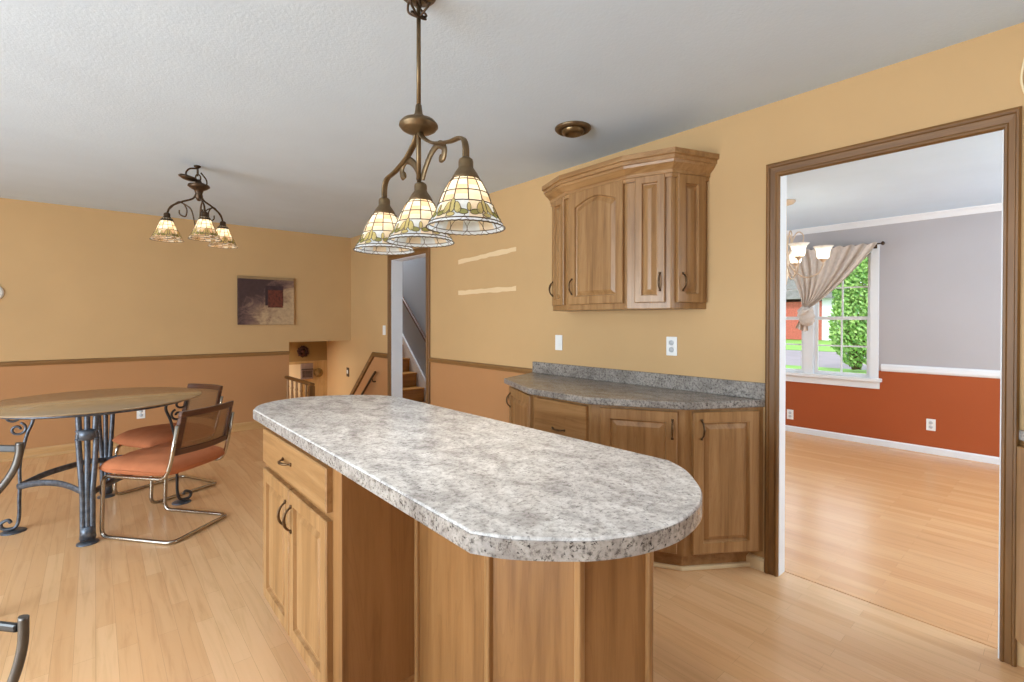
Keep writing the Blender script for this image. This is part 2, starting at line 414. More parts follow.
holed('wall_dining_rear', 'x', YR-.12, XW, XD, [(3.4, 5.6, .7, 2.2)], .12, M['grey'], 'xzy')  # opening invented to let in the rear dining fill
holed('wall_dining_left', 'x', 4.3, XW, XD, [(3.7, 5.5, .7, 2.1)], .08, M['grey'], 'xzy')  # made-up opening that holds the end fill
# dining far wall with the window opening
WY0, WY1, WZ0, WZ1 = 1.422, 2.66, .695, 2.055
RZ = .79
b = MB()
def pd(poly, mi): b.prism(poly, XD, XD+.14, mi, 'yzx')
pd([(YR, 0), (WY0, 0), (WY0, RZ), (YR, RZ)], 1); pd([(YR, RZ), (WY0, RZ), (WY0, ZC), (YR, ZC)], 0)
pd([(WY0, 0), (WY1, 0), (WY1, WZ0), (WY0, WZ0)], 1); pd([(WY0, WZ1), (WY1, WZ1), (WY1, ZC), (WY0, ZC)], 0)
pd([(WY1, 0), (4.3, 0), (4.3, RZ), (WY1, RZ)], 1); pd([(WY1, RZ), (4.3, RZ), (4.3, ZC), (WY1, ZC)], 0)
struct(b.build('wall_dining_far', [M['grey'], M['rust']]))
def ptrim(name, prof, a0, a1, wallpos, sign, axis, mat):
    """straight moulding: profile (depth, z) swept along x or y off a wall"""
    b = MB()
    if axis == 'y': b.prism([(wallpos+sign*d, z) for d, z in prof], a0, a1, 0, 'xzy')
    else: b.prism([(wallpos+sign*d, z) for d, z in prof], a0, a1, 0, 'yzx')
    return struct(b.build(name, mat))
baseprof = [(0, 0), (.022, 0), (.022, .012), (.014, .03), (.014, .078), (.008, .092), (0, .094)]
railprof = [(0, .880), (.010, .881), (.014, .892), (.020, .900), (.022, .914), (.016, .922), (.006, .926), (0, .928)]
ptrim('baseboard_back', baseprof, XL, 1.84, YB, -1, 'x', M['base'])
ptrim('baseboard_right', baseprof, 2.80, 4.39, XR, -1, 'y', M['basey'])
ptrim('trim_2', railprof, XL, 1.863, YB, -1, 'x', M['rail'])
ptrim('trim_3', railprof, 2.78, 4.40, XR, -1, 'y', M['raily'])
wbase = [(0, 0), (.018, 0), (.018, .052), (.010, .064), (0, .066)]
wrail = [(0, .785), (.012, .79), (.02, .81), (.02, .845), (.01, .86), (0, .862)]
crown = [(0, 2.322), (.010, 2.322), (.016, 2.336), (.040, 2.366), (.052, 2.37), (.056, 2.385), (0, 2.385)]
ptrim('baseboard_dining', wbase, YR, 4.3, XD, -1, 'y', M['white'])
ptrim('trim_11', wbase, 1.056, 1.30, XR, -1, 'y', M['cream'])
ptrim('trim_4', wrail, YR, 1.335, XD, -1, 'y', M['white'])
ptrim('trim_5', crown, YR, 4.3, XD, -1, 'y', M['white'])
# sloping wall cap over the stairs down
b = MB()
cap = [(5.335, .86), (5.735, .86), (7.0, -.235), (7.0, -.155), (5.755, .918), (5.335, .918)]
b.prism(cap, XR-.024, XR, 0, 'yzx'); struct(b.build('trim_6', M['trimy'], bevel=.004))
# casings: one profile swept round an opening, mitred
def casing(name, ya, yb, zt, width, xface, sgn, mats, wr=1.0, wl=1.0):
    """ya>yb are the outer edges; profile runs from the outer edge inwards"""
    prof = [(0, 0), (0, .016), (.010, .022), (.020, .022), (.024, .017), (.050*width/.07, .015), (.056*width/.07, .019), (.064*width/.07, .019), (width, .010), (width, 0)]
    b = MB(); k = len(prof); rings = []
    for idx in range(4):
        ring = []
        for a, d in prof:
            yy = ya-a*wl if idx < 2 else yb+a*wr; zz = 0 if idx in (0, 3) else zt-a
            ring.append((xface+sgn*d, yy, zz))
        rings.append(ring)
    for seg in range(3):
        vs = rings[seg]+rings[seg+1]
        fs = [(i, (i+1) % k, k+(i+1) % k, k+i) for i in range(k)]
        b.add(vs, fs, 1 if seg == 1 else 0)
    b.add(rings[0], [tuple(range(k))]); b.add(rings[3], [tuple(range(k))[::-1]])
    return struct(b.build(name, mats))
casing('trim_7', 1.054, .138, 2.122, .072, XR, -1, [M['trimz'], M['trimy']], .66, .90)
casing('trim_8', 5.345, 4.398, 2.095, .072, XR, -1, [M['trimz'], M['trimy']])
# jamb liners
def liner(name, ya, yb, zt, x0, x1):
    b = MB(); t = .012
    b.box(x0, x1, ya-t, ya, 0, zt); b.box(x0, x1, yb, yb+t, 0, zt); b.box(x0, x1, yb+t, ya-t, zt-t, zt)
    return struct(b.build(name, M['jamb'], bevel=.002))
liner('door_1', y1, y2, zd, XR-.004, XW-.008)
liner('door_2', s1, s2, sz, XR-.004, XR+.135)
# stair hall behind the right wall, climbing away
HXW = 3.5
b = MB(); b.box(HXW, HXW+.1, 4.38, 9.2, 0, 4.5); struct(b.build('wall_stairs', M['stairgrey']))
b = MB(); b.box(XW, HXW, 9.1, 9.2, 0, 4.5); b.box(XW-.06, XW, 4.38, 9.1, ZC+.12, 4.5); b.box(XW, HXW, 4.38, 4.46, ZC, 4.5); struct(b.build('wall_landing', M['stairgrey']))
b = MB(); b.box(XW-.06, HXW+.1, 4.38, 9.2, 4.5, 4.6); struct(b.build('ceiling_stairs', M['ceil']))
b = MB(); b.box(XW-.010, HXW, 4.38, 5.72, -.12, 0); struct(b.build('floor_landing', M['floor']))
st = thing('stair_flight', 'amber oak stairs climbing behind the tall open doorway', 'stairs', (3.12, 5.72, 0))
RISE, RUN, Y0 = .192, .205, 5.70
for i in range(11):
    y = Y0+i*RUN; z = (i+1)*RISE
    b = MB(); b.box(XW+.004-3.12, HXW-.03-3.12, y-5.72, y+RUN-5.72, 0 if i == 0 else z-RISE-.05, z-.028); b.build('riser', M['stairwood'], st)
    b = MB(); b.box(XW+.004-3.12, HXW-.03-3.12, y-.025-5.72, y+RUN-5.72, z-.028, z); b.build('tread', M['stairwood'], st, bevel=.008)
b = MB(); sl = RISE/RUN
b.prism([(5.3, 0), (5.72, 0), (8.0, 0), (8.0, (8.0-Y0)*sl+.30), (5.62, .24), (5.3, .12)], HXW-.026, HXW-.001, 0, 'yzx'); struct(b.build('trim_9', M['white']))
hr = thing('handrail', 'dark wooden handrail on the blue grey stair wall', 'handrail', (HXW-.06, 6.2, 1.4))
p0, p1 = Vector((0, -.85, -.75)), Vector((0, 1.5, 1.33))
b = MB(); b.tube([p0+(p1-p0)*t/8 for t in range(9)], .024, 10); b.build('rail', M['walnut'], hr)
for t in (.15, .5, .85):
    q = p0+(p1-p0)*t; b = MB(); b.tube(bendpath([q, q+Vector((0, 0, -.06)), q+Vector((.058, 0, -.06))], .02), .007, 8); b.build('bracket', M['dbronze'], hr)
# stairs down and lower level
b = MB(); b.box(-1.0, XR, YB+.9, YB+1.0, -1.2, 1.04); struct(b.build('wall_lower_far', M['olive']))
b = MB(); b.box(-1.0, XR, YB+.12, YB+1.0, 1.04, 1.14); struct(b.build('ceiling_lower', M['ceil']))
b = MB(); b.box(-1.0, XR, HY, YB+1.0, -1.3, -1.2); struct(b.build('floor_lower', M['floor']))
b = MB(); b.box(-1.1, -1.0, YB+.125, YB+1.0, -1.2, 1.04); b.box(-1.0, 1.84, YB, YB+.12, -1.2, -.0); b.box(HX-.03, HX-.004, HY, YB, -1.2, -.12); struct(b.build('wall_lower_side', M['olive']))
b = MB()
for i in range(18): b.box(-.2+.161*i, -.2+.161*i+.158, YB+.888, YB+.9, -1.2, .69)
b.box(-.2, XR, YB+.882, YB+.9, .69, .715)
struct(b.build('wall_lower_panelling', M['panel']))
sd = thing('basement_stairs', 'short stair flight going down beside the wooden balustrade', 'stairs', (2.28, 5.35, 0))
for i in range(6):
    b = MB(); y = i*.2; b.box(-.37, .37, y, y+.2, -1.2, -.18*(i+1)); b.build('step', M['stairwood'], sd, bevel=.006)

# ------------------------------------------------------------------ dining window
W = MB()
cw = .075; xf = XD-.018
W.box(xf, XD+.0, WY0-cw+.01, WY0+.01, WZ0-.0, WZ1+cw); W.box(xf, XD, WY1-.01, WY1+cw-.01, WZ0, WZ1+cw); W.box(xf, XD, WY0+.01, WY1-.01, WZ1-.01, WZ1+cw)
W.box(XD-.05, XD+.06, WY0-cw-.02, WY1+cw+.02, WZ0-.025, WZ0+.012); W.box(xf, XD, WY0-cw, WY1+cw, WZ0-.10, WZ0-.025)
ym0, ym1 = 1.975, 2.070
W.box(XD-.012, XD+.10, ym0, ym1, WZ0, WZ1)
for a in (WY0, WY1-.012): W.box(XD, XD+.13, a, a+.012, WZ0, WZ1)
W.box(XD, XD+.13, WY0, WY1, WZ1-.012, WZ1)
win = struct(W.build('window_1', M['white'], bevel=.003))
for ya, yb in ((WY0+.014, ym0-.002), (ym1+.002, WY1-.014)):
    for z0, z1, xo in ((WZ0+.014, 1.36, .03), (1.33, WZ1-.014, .055)):
        s_ = MB(); fw = .034; x0, x1 = XD+xo, XD+xo+.022
        s_.box(x0, x1, ya, ya+fw, z0, z1); s_.box(x0, x1, yb-fw, yb, z0, z1); s_.box(x0, x1, ya+fw, yb-fw, z0, z0+fw); s_.box(x0, x1, ya+fw, yb-fw, z1-fw, z1)
        ymid, zmid = (ya+yb)/2, (z0+z1)/2
        s_.box(x0+.004, x1-.004, ymid-.008, ymid+.008, z0+fw, z1-fw)
        s_.box(x0+.005, x1-.005, ya+fw, ymid-.008, zmid-.008, zmid+.008); s_.box(x0+.005, x1-.005, ymid+.008, yb-fw, zmid-.008, zmid+.008)
        so = s_.build('sash', M['white'], win)
        g = MB(); g.box(x0+.009, x0+.012, ya+fw, yb-fw, z0+fw, z1-fw); g.build('pane', M['glass'], so)
# curtain rod and tied curtain
rod = thing('curtain_rod', 'thin dark curtain rod above the dining room window', 'curtain rod', (XD-.09, 2.05, 2.12))
b = MB(); b.tube([(0, -.73, 0), (0, .80, 0)], .007, 8); b.build('rod', M['dbronze'], rod)
for y in (-.74, .81):
    b = MB(); b.lathe([(0, -.022), (.013, -.014), (.018, 0), (.013, .014), (0, .022)], 10, 0, (0, y, 0)); b.build('finial', M['dbronze'], rod)
for y in (-.66, .72):
    b = MB(); b.tube(bendpath([(0, y, 0), (.02, y, -.02), (.088, y, -.02)], .01), .005, 6); b.lathe([(0, -.02), (.02, -.02), (.02, .02), (0, .02)], 8, 0, (.08, y, -.02)); b.build('bracket', M['dbronze'], rod)
cur = thing('curtain', 'taupe sheer curtain swept aside and knotted before the dining window', 'curtain', (XD-.09, 2.0, 1.4))
b = MB(); nu, nv = 60, 26
vs = []; fs = []
for j in range(nv+1):
    v = j/nv; z = .725-v*.665
    e = v**1.0
    yr = -.655*(1-v)**.88+.0*v+(-.03)*v + .09*math.sin(PI*v)*-.25    # right edge (towards -y)
    yl = .30*(1-v)**1.4+.045*v
    for i in range(nu+1):
        u = i/nu; y = yr+(yl-yr)*u
        amp = .022*(1-.35*v)
        x = amp*math.sin(u*2*PI*9+v*1.2)*(.7+.3*math.sin(u*11)) - .02*v
        vs.append((x-.042, y, z+(.012*math.sin(u*2*PI*9) if j == 0 else 0)))
for j in range(nv):
    for i in range(nu):
        a = j*(nu+1)+i; fs.append((a, a+1, a+nu+2, a+nu+1))
b.add(vs, fs, 0, True); b.build('drape', M['curtain'], cur)
b = MB()
vs = []; fs = []; na, nb = 40, 22
for j in range(nb+1):
    v = j/nb*PI
    for i in range(na):
        a = 2*PI*i/na; r = math.sin(v)**.8
        wr_ = 1+.10*math.sin(6*a+3.5*v)+.07*math.sin(11*v+2*a)
        vs.append((-.035+.055*r*math.cos(a)*wr_, .005+.068*r*math.sin(a)*wr_+.012*math.cos(v), .0+.092*math.cos(v)*(1+.05*math.sin(5*a))))
for j in range(nb):
    for i in range(na): fs.append((j*na+i, j*na+(i+1) % na, (j+1)*na+(i+1) % na, (j+1)*na+i))
vs = [(x*1.1-.01, y*1.2, z*1.2-.03) for x, y, z in vs]
b.add(vs, fs, 0, True)
b.tube(catmull([(-.06, -.06, .055), (-.10, -.02, .03), (-.098, .03, -.005), (-.06, .07, -.03)], 6), [.016]*5+[.024]*9+[.018]*5, 10)
b.build('knot', M['curtain'], cur)
b = MB(); vs = []; fs = []
for j in range(9):
    v = j/8
    for i in range(13):
        u = i/12; wd = .03+.055*v
        vs.append((-.02+.02*math.sin(u*PI*5), .03+wd*(u-.5)*1.6+.03*v, -.03-.16*v-.02*math.sin(u*5)))
for j in range(8):
    for i in range(12):
        a = j*13+i; fs.append((a, a+1, a+14, a+13))
b.add(vs, fs, 0, True); b.build('tail', M['curtain'], cur)

# ------------------------------------------------------------------ outside
b = MB(); b.box(XD+.3, 16.9, -14, 40, -.4, -.1); b.box(26.5, 110, -60, 90, -.4, -.12); tag(b.build('lawn', M['grass']), 'green lawn outside the dining room window', 'lawn')['kind'] = 'stuff'
b = MB(); b.box(16.9, 26.5, -30, 60, -.4, -.14); struct(b.build('street', M['road']))
bush = thing('shrub', 'tall leafy green shrub seen through the right window panes', 'shrub', (16.2, 4.02, -.04))
rs = random.Random(3)
b = MB(); bl = MB()
for i in range(10000):
    while True:
        p = Vector((rs.uniform(-1, 1), rs.uniform(-1, 1), rs.uniform(-1, 1)))
        if .45 < p.length < 1: break
    h = (p.z+1)/2; wd = 1.0+.1*h+.18*math.sin(h*9)
    c = Vector((p.x*.9*wd, p.y*.62*wd, .04+h*3.75))
    n = Vector((rs.uniform(-1, 1), rs.uniform(-1, 1), rs.uniform(-.2, 1))).normalized(); a = n.orthogonal().normalized(); d = n.cross(a)
    s_ = rs.uniform(.04, .08)
    tgt = bl if (c.z > 3.0 and rs.random() < .25 and c.y < .1) else b
    tgt.add([c-a*s_, c-d*s_*.5, c+a*s_, c+d*s_*.5], [(0, 1, 2, 3)])
b.build('foliage', M['leaf'], bush)['kind'] = 'stuff'
bl.build('blossom', M['blossom'], bush)['kind'] = 'stuff'
b = MB()
for dx, dy in ((0, 0), (.2, .15), (-.2, .1), (.1, -.2)): b.tube([(dx*.3, dy*.3, 0), (dx, dy, 1), (dx*2, dy*2, 2.2)], [.06, .05, .02], 6)
b.build('stem', M['bark'], bush)
hs = thing('house', 'red brick house with white door across the street', 'house', (41, 12.6, -.1))
b = MB(); b.box(0, 9, -.3, 9, 0, 2.9); b.build('brick_wall', M['brick'], hs)
b = MB(); b.box(-.06, 9, -4.2, -.3, 0, 3.2); b.build('sided_wall', M['siding'], hs)
b = MB(); b.prism([(-4.6, 3.1), (9.4, 3.1), (2.4, 5.4)], -.5, 9.4, 0, 'yzx'); b.build('roof', M['roof'], hs)
b = MB(); b.box(-.12, -.06, -1.4, -.5, 0, 2.1); b.build('front_door', M['white'], hs)
for y in (2.2, 5.4):
    b = MB(); b.box(-.06, 0, y, y+1.3, .9, 2.2); f_ = b.build('house_window', M['white'], hs)
    b = MB(); b.box(-.07, -.06, y+.1, y+1.2, 1.0, 2.1); b.build('pane', M['slot'], f_)

# ------------------------------------------------------------------ cabinets
def door_mesh(w_, h, t=.020, rail=.055, arch=0.0, panel=True):
    """framed door: x 0..w, z 0..h, front face at y=-t"""
    NT = 14
    def ring(ins, y, arched=False):
        pts = [(ins, y, ins), (w_-ins, y, ins)]
        for i in range(NT+1):
            u = i/NT; x = (w_-ins)+(ins-(w_-ins))*u; z = h-ins
            if arched and arch: z -= arch*(1-math.sin(PI*u))
            pts.append((x, y, z))
        return pts
    seq = [ring(0, 0), ring(0, -t+.004), ring(.004, -t)]
    if panel:
        seq += [ring(rail, -t, True), ring(rail+.004, -t+.012, True), ring(rail+.010, -t+.014, True), ring(rail+.034, -t+.003, True)]
    k = len(seq[0]); b = MB()
    for a, c in zip(seq, seq[1:]):
        b.add(a+c, [(i, (i+1) % k, k+(i+1) % k, k+i) for i in range(k)])
    b.add(seq[-1], [tuple(range(k))]); b.add(seq[0], [tuple(range(k))[::-1]])
    return b
def pull(parent, x, z, y=-.021, vertical=True, ln=.085):
    b = MB(); h = ln/2
    pts = [(-h, 0), (-h*.9, .012), (-h*.5, .024), (0, .028), (h*.5, .024), (h*.9, .012), (h, 0)]
    P = [(x, y-d, z+a) if vertical else (x+a, y-d, z) for a, d in pts]
    b.tube(catmull(P, 4), [.0035+.0022*math.sin(PI*i/24)**2 for i in range(25)], 8)
    for a in (-h, h):
        for k_ in (-1, 1):
            e = [(x+k_*.0045, y-.002, z+a+.5*a/h*.02), (x, y-.005, z+a)] if vertical else [(x+a+.5*a/h*.02, y-.002, z+k_*.0045), (x+a, y-.005, z)]
            b.tube(e, [.003, .006], 6)
    return b.build('handle', M['pull'], parent)
def facet(P, Q):
    """frame for a cabinet side from P (left as seen) to Q (right): location and z rotation"""
    d = Vector((Q[0]-P[0], Q[1]-P[1])); return d.length, math.atan2(d.y, d.x)
def place(P, ang, along): return (P[0]+math.cos(ang)*along, P[1]+math.sin(ang)*along)

def offset_poly(poly, d):
    out = []; n = len(poly)
    for i in range(n):
        p, a, c = Vector(poly[i]), Vector(poly[i-1]), Vector(poly[(i+1) % n])
        e1 = (p-a).normalized(); e2 = (c-p).normalized(); n1 = Vector((e1.y, -e1.x)); n2 = Vector((e2.y, -e2.x))
        bis = (n1+n2); bis = bis/bis.length if bis.length > 1e-6 else n1
        out.append(p+bis*d/max(.3, bis.dot(n1)))
    return out

# --- wall base cabinet with angled ends (points run from the window end of the wall to the doorway)
XB = XR-.001
counter = [(XB, 2.84), (2.228, 2.676), (2.010, 2.184), (2.010, 1.710), (2.262, 1.272), (XB, 1.052)]
def signed(poly): return sum(poly[i][0]*poly[(i+1) % len(poly)][1]-poly[(i+1) % len(poly)][0]*poly[i][1] for i in range(len(poly)))
def inward(poly, d):
    q = offset_poly(poly, -d if signed(poly) > 0 else d)
    return [(min(x, XB), y) for x, y in [(v.x, v.y) for v in q]]
fp = inward(counter, .045)
fp = [(XB, 2.80), *fp[1:-1], (XB, 1.068)]
toe = inward(fp, .055); toe = [(XB, 2.74), *toe[1:-1], (XB, 1.135)]
bc = thing('base_cabinet', 'honey oak base cabinet with angled ends against the tan wall', 'cabinet', (2.4, 1.95, 0))
sh = lambda poly: [(x-2.4, y-1.95) for x, y in poly]
b = MB(); b.prism(sh(fp), .10, .862); b.build('carcass', M['oakz'], bc)
b = MB(); b.prism(sh(toe), 0, .10); b.build('toe_kick', M['oaky'], bc)
b = MB(); b.prism(sh(inward(toe, -.012)), 0, .022); b.build('shoe_moulding', M['cream'], bc, bevel=.005)
def put_door(parent, org, P, Q, a0, a1, z0, z1, hx, hz, arch=0, mat='oakz', panel=True, rail=.055, vertical=True, nm='door'):
    ln, ang = facet(P, Q); x, y = place(P, ang, a0)
    o = door_mesh(a1-a0, z1-z0, t=.022, arch=arch, panel=panel, rail=rail).build(nm, M[mat], parent, (x-org[0], y-org[1], z0), (0, 0, ang))
    pull(o, hx if hx >= 0 else (a1-a0)+hx, hz if hz >= 0 else (z1-z0)+hz, vertical=vertical)
    return o
org = (2.4, 1.95)
ln = facet(fp[0], fp[1])[0]; put_door(bc, org, fp[0], fp[1], .035, ln-.03, .115, .845, -.035, -.09)
ln = facet(fp[1], fp[2])[0]; put_door(bc, org, fp[1], fp[2], .03, ln-.03, .115, .845, .035, -.09)
ln = facet(fp[2], fp[3])[0]
put_door(bc, org, fp[2], fp[3], .02, ln-.02, .60, .845, (ln-.04)/2, .085, mat='oakx', panel=False, vertical=False, nm='drawer')
put_door(bc, org, fp[2], fp[3], .02, ln-.02, .115, .585, .035, -.09)
ln = facet(fp[3], fp[4])[0]; put_door(bc, org, fp[3], fp[4], .05, ln-.036, .115, .845, -.024, -.09)
ln = facet(fp[4], fp[5])[0]; put_door(bc, org, fp[4], fp[5], .035, ln-.035, .115, .845, .045, -.09)
# worktop with backsplash
ct = thing('countertop', 'speckled laminate worktop with backsplash, darkened for shade, along the tan wall', 'countertop', (2.4, 1.95, .862))
b = MB(); b.prism(sh(counter), 0, .038); b.build('worktop', M['granite_shaded'], ct, bevel=.006)
b = MB(); b.box(XR-.022-2.4, XB-2.4, 1.052-1.95, 2.82-1.95, .038, .125); b.build('backsplash', M['granite_shaded'], ct, bevel=.004)

# --- wall cabinet with crown moulding
up = [(XB, 2.46), (2.43, 2.385), (2.345, 2.165), (2.345, 1.700), (2.425, 1.467), (XB, 1.383)]
uc = thing('wall_cabinet', 'oak wall cabinet with arched door and crown moulding above worktop', 'cabinet', (2.5, 1.93, 1.38))
org = (2.5, 1.93); su = lambda poly: [(x-2.5, y-1.93) for x, y in poly]
UH = .80
b = MB(); b.prism(su(up), 0, UH); b.build('carcass', M['oakz'], uc, bevel=.003)
def put_u(i, a0, a1, hx, arch=0, rail=.05):
    P, Q = up[i], up[i+1]; ln, ang = facet(P, Q)
    if a1 <= 0: a1 = ln+a1
    x, y = place(P, ang, a0)
    o = door_mesh(a1-a0, .715, arch=arch, rail=rail).build('door', M['oakz'], uc, (x-2.5, y-1.93, .035), (0, 0, ang))
    pull(o, hx if hx >= 0 else (a1-a0)+hx, .115)
put_u(0, .025, -.02, -.025, rail=.042)
put_u(1, .025, -.03, .022, rail=.042)
put_u(2, .025, -.02, .028, .045)
put_u(3, .048, -.03, -.025, rail=.04)
put_u(4, .035, -.025, .03, rail=.05)
b = MB()
prof = [(-.01, .728), (.014, .728), (.014, .748), (.020, .750), (.020, .768), (.030, .780), (.048, .800), (.052, .814), (.060, .816), (.060, .836), (.072, .840), (.072, .868), (-.01, .868)]
sg = 1 if signed(up) > 0 else -1
rings = []
for d, z in prof:
    q = offset_poly(up, d*sg); q = [(v.x, v.y) for v in q]
    q[0] = (XB, up[0][1]+max(d, 0)*1.0); q[-1] = (XB, up[-1][1]-max(d, 0)*1.0)
    rings.append([(min(x, XB)-2.5, y-1.93, z) for x, y in q])
k = len(up)
for a, c in zip(rings, rings[1:]): b.add(a+c, [(i, i+1, k+i+1, k+i) for i in range(k-1)])
b.add(rings[-1], [tuple(range(k))]); b.add(rings[0], [tuple(range(k))])
b.build('crown_moulding', M['oaky'], uc)

# --- island
ic = thing('island_cabinet', 'oak kitchen island base with drawer and two doors', 'island', (.95, 1.5, 0))
org = (.95, 1.5); si = lambda poly: [(x-.95, y-1.5) for x, y in poly]; si3 = lambda poly: [(x-.95, y-1.5, z) for x, y, z in poly]
b = MB(); b.prism(si([(.575, 1.470), (1.20, 1.470), (1.20, 2.33), (.575, 2.33)]), .10, .858); b.build('carcass', M['oakp'], ic, bevel=.002)
b = MB(); b.prism(si([(.64, 1.470), (1.20, 1.470), (1.20, 2.30), (.64, 2.30)]), 0, .10); b.build('toe_kick', M['oaky'], ic)
ped = [(.836, 1.470), (.836, 1.068), (.955, .839), (1.186, .784), (1.20, 1.470)]
b = MB(); b.prism(si(ped), 0, .858); b.build('pedestal', M['oakp'], ic)
b = MB()
for (x, y, a) in ((.836, 1.068, -.4), (.955, .839, -.8), (1.186, .784, 0), (.836, 1.462, 0)):
    c_, s__ = math.cos(a), math.sin(a)
    b.prism(si([(x-.011, y-.011), (x+.011, y-.011), (x+.011, y+.011), (x-.011, y+.011)]), 0, .858)
b.build('corner_strip', M['oakz'], ic, bevel=.005)
P, Q = (.575, 2.33), (.575, 1.470)
put_door(ic, org, P, Q, .03, .785, .70, .842, .35, .075, mat='oakx', panel=False, vertical=False, nm='drawer')
put_door(ic, org, P, Q, .03, .392, .115, .672, -.03, -.10, rail=.05)
put_door(ic, org, P, Q, .400, .785, .115, .672, .03, -.10, rail=.05)
far_end = catmull([(.555, 2.47, 0), (.60, 2.575, 0), (.68, 2.652, 0), (.78, 2.69, 0), (.88, 2.69, 0), (1.0, 2.645, 0), (1.12, 2.57, 0), (1.20, 2.475, 0), (1.240, 2.36, 0)], 6)
near_end = catmull([(1.280, .778, 0), (1.240, .706, 0), (1.178, .642, 0), (1.110, .588, 0), (1.020, .547, 0), (.910, .530, 0), (.816, .543, 0), (.744, .572, 0), (.688, .608, 0), (.599, .694, 0), (.554, .765, 0)], 6)
top = [(p.x, p.y) for p in far_end+near_end]
if signed(top) < 0: top = top[::-1]
IZ, TH = .859, .043
b = MB(); b.prism(si(top), 0, TH)
it = tag(b.build('island_countertop', M['granite'], None, (.95, 1.5, IZ), bevel=.004, seg=2), 'long pale speckled island worktop with rounded ends', 'countertop')
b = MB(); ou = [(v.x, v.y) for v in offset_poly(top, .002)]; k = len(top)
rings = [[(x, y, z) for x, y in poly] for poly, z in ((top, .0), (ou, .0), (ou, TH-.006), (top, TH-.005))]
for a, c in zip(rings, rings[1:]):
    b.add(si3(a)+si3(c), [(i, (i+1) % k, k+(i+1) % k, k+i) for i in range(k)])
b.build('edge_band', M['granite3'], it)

# --- cabinet on the other side of the doorway
rp = [(XB, .142), (2.265, -.05), (2.05, -.5), (2.05, -1.6), (XB, -1.6)]
rc = thing('range_cabinet', 'oak base cabinet at right edge beyond the doorway casing', 'cabinet', (2.4, -.7, 0))
sr = lambda poly: [(x-2.4, y+.7) for x, y in poly]
rfp = [(XB, .138), (2.29, -.062), (2.09, -.51), (2.09, -1.6), (XB, -1.6)]
rto = [(XB, .07), (2.34, -.10), (2.15, -.53), (2.15, -1.6), (XB, -1.6)]
b = MB(); b.prism(sr(rfp), .10, .862); b.build('carcass', M['oakz'], rc)
b = MB(); b.prism(sr(rto), 0, .10); b.build('toe_kick', M['white'], rc)
ln = facet(rfp[0], rfp[1])[0]; put_door(rc, (2.4, -.7), rfp[0], rfp[1], .03, ln-.03, .115, .845, -.035, -.09)
ln = facet(rfp[1], rfp[2])[0]; put_door(rc, (2.4, -.7), rfp[1], rfp[2], .03, ln-.03, .115, .845, .035, -.09)
b = MB(); b.prism(sr(rp), 0, .038); tag(b.build('range_countertop', M['granite'], None, (2.4, -.7, .862), bevel=.006), 'speckled worktop end at right edge beyond the doorway casing', 'countertop')
tq = thing('toaster', 'black appliance on the worktop at the far right edge', 'appliance', (2.61, .0, .9))
b = MB(); b.box(-.075, .045, -.16, .118, .012, .15); b.build('body', M['black'], tq, bevel=.02, seg=3)
for x in (-.05, .025):
    for y in (-.10, .08):
        b = MB(); b.lathe([(0, 0), (.012, 0), (.012, .014), (0, .014)], 8, 0, (x, y, 0)); b.build('foot', M['dark'], tq)
b = MB(); b.box(-.045, .015, -.09, .07, .149, .152); b.build('top_slot', M['slot'], tq)
# cable down the wall
b = MB(); b.tube(catmull([(XR-.006, .112, 2.42), (XR-.006, .118, 2.36), (XR-.006, .135, 2.28), (XR-.006, .14, 2.22), (XR-.006, .13, 2.17), (XR-.006, .112, 2.12)], 6), .004, 8)
tag(b.build('cable', M['cream'], None), 'thin beige cable hanging on the wall above doorway corner', 'cable')

# ------------------------------------------------------------------ wall plates
def plate(name, label, cat, loc, rz, kind, mat='plate', w_=.072, h=.115, group=None):
    """wall plate facing local -y"""
    t = thing(name, label, cat, loc, rz, 'wall outlets' if cat == 'outlet' else 'wall switches')
    b = MB(); b.box(-w_/2, w_/2, -.006, 0, -h/2, h/2); b.build('cover_plate', M[mat], t, bevel=.003)
    if kind == 'outlet':
        for z in (-.021, .021):
            b = MB(); b.lathe([(0, 0), (.016, 0), (.016, .003), (0, .003)], 16, 0); o = b.build('socket', M['slot'], t, (0, -.006, z), (math.radians(90), 0, 0))
    elif kind == 'switch':
        b = MB(); b.box(-.006, .006, -.014, -.006, -.010, .010); b.build('toggle', M['plate'], t, bevel=.002)
    elif kind == 'decora':
        b = MB(); b.box(-.017, .017, -.009, -.006, -.034, .034); b.build('rocker', M['plate'], t, bevel=.002)
    return t
FR = -PI/2    # faces -x (right wall)
plate('light_switch', 'white switch plate on the wall left of the stair doorway', 'switch', (XR, 5.46, 1.195), FR, 'switch')
plate('wall_switch', 'white switch plate on tan wall, left one above the wall worktop', 'switch', (XR, 2.548, 1.147), FR, 'decora')
plate('wall_outlet', 'white double socket plate on tan wall, right one above wall worktop', 'outlet', (XR, 1.602, 1.158), FR, 'outlet')
plate('wall_outlet', 'white socket plate on the rust orange dining room wall', 'outlet', (XD, .931, .285), FR, 'outlet')
plate('wall_outlet', 'white socket plate under the dining room window beside jamb', 'outlet', (XD, 2.215, .20), FR, 'outlet')
plate('wall_outlet', 'white socket plate low on back wall below the round table', 'outlet', (.374, YB, .326), 0, 'outlet')
t = plate('dark_switch', 'dark oval plate with pale centre on the stairwell side wall', 'switch', (XR, 6.573, .598), FR, 'none', 'dbronze', .085, .125)
b = MB(); b.box(-.018, .018, -.012, -.006, -.02, .03); b.build('toggle', M['plate'], t, bevel=.004)
wd = thing('wall_disc', 'white round disc on back wall at far left edge', 'wall disc', (-.712, YB, 1.565), 0)
b = MB(); b.lathe([(0, .028), (.05, .028), (.075, .022), (.083, .008), (.083, 0)], 32); b.build('cover', M['plate'], wd, (0, 0, 0), (math.radians(90), 0, 0))
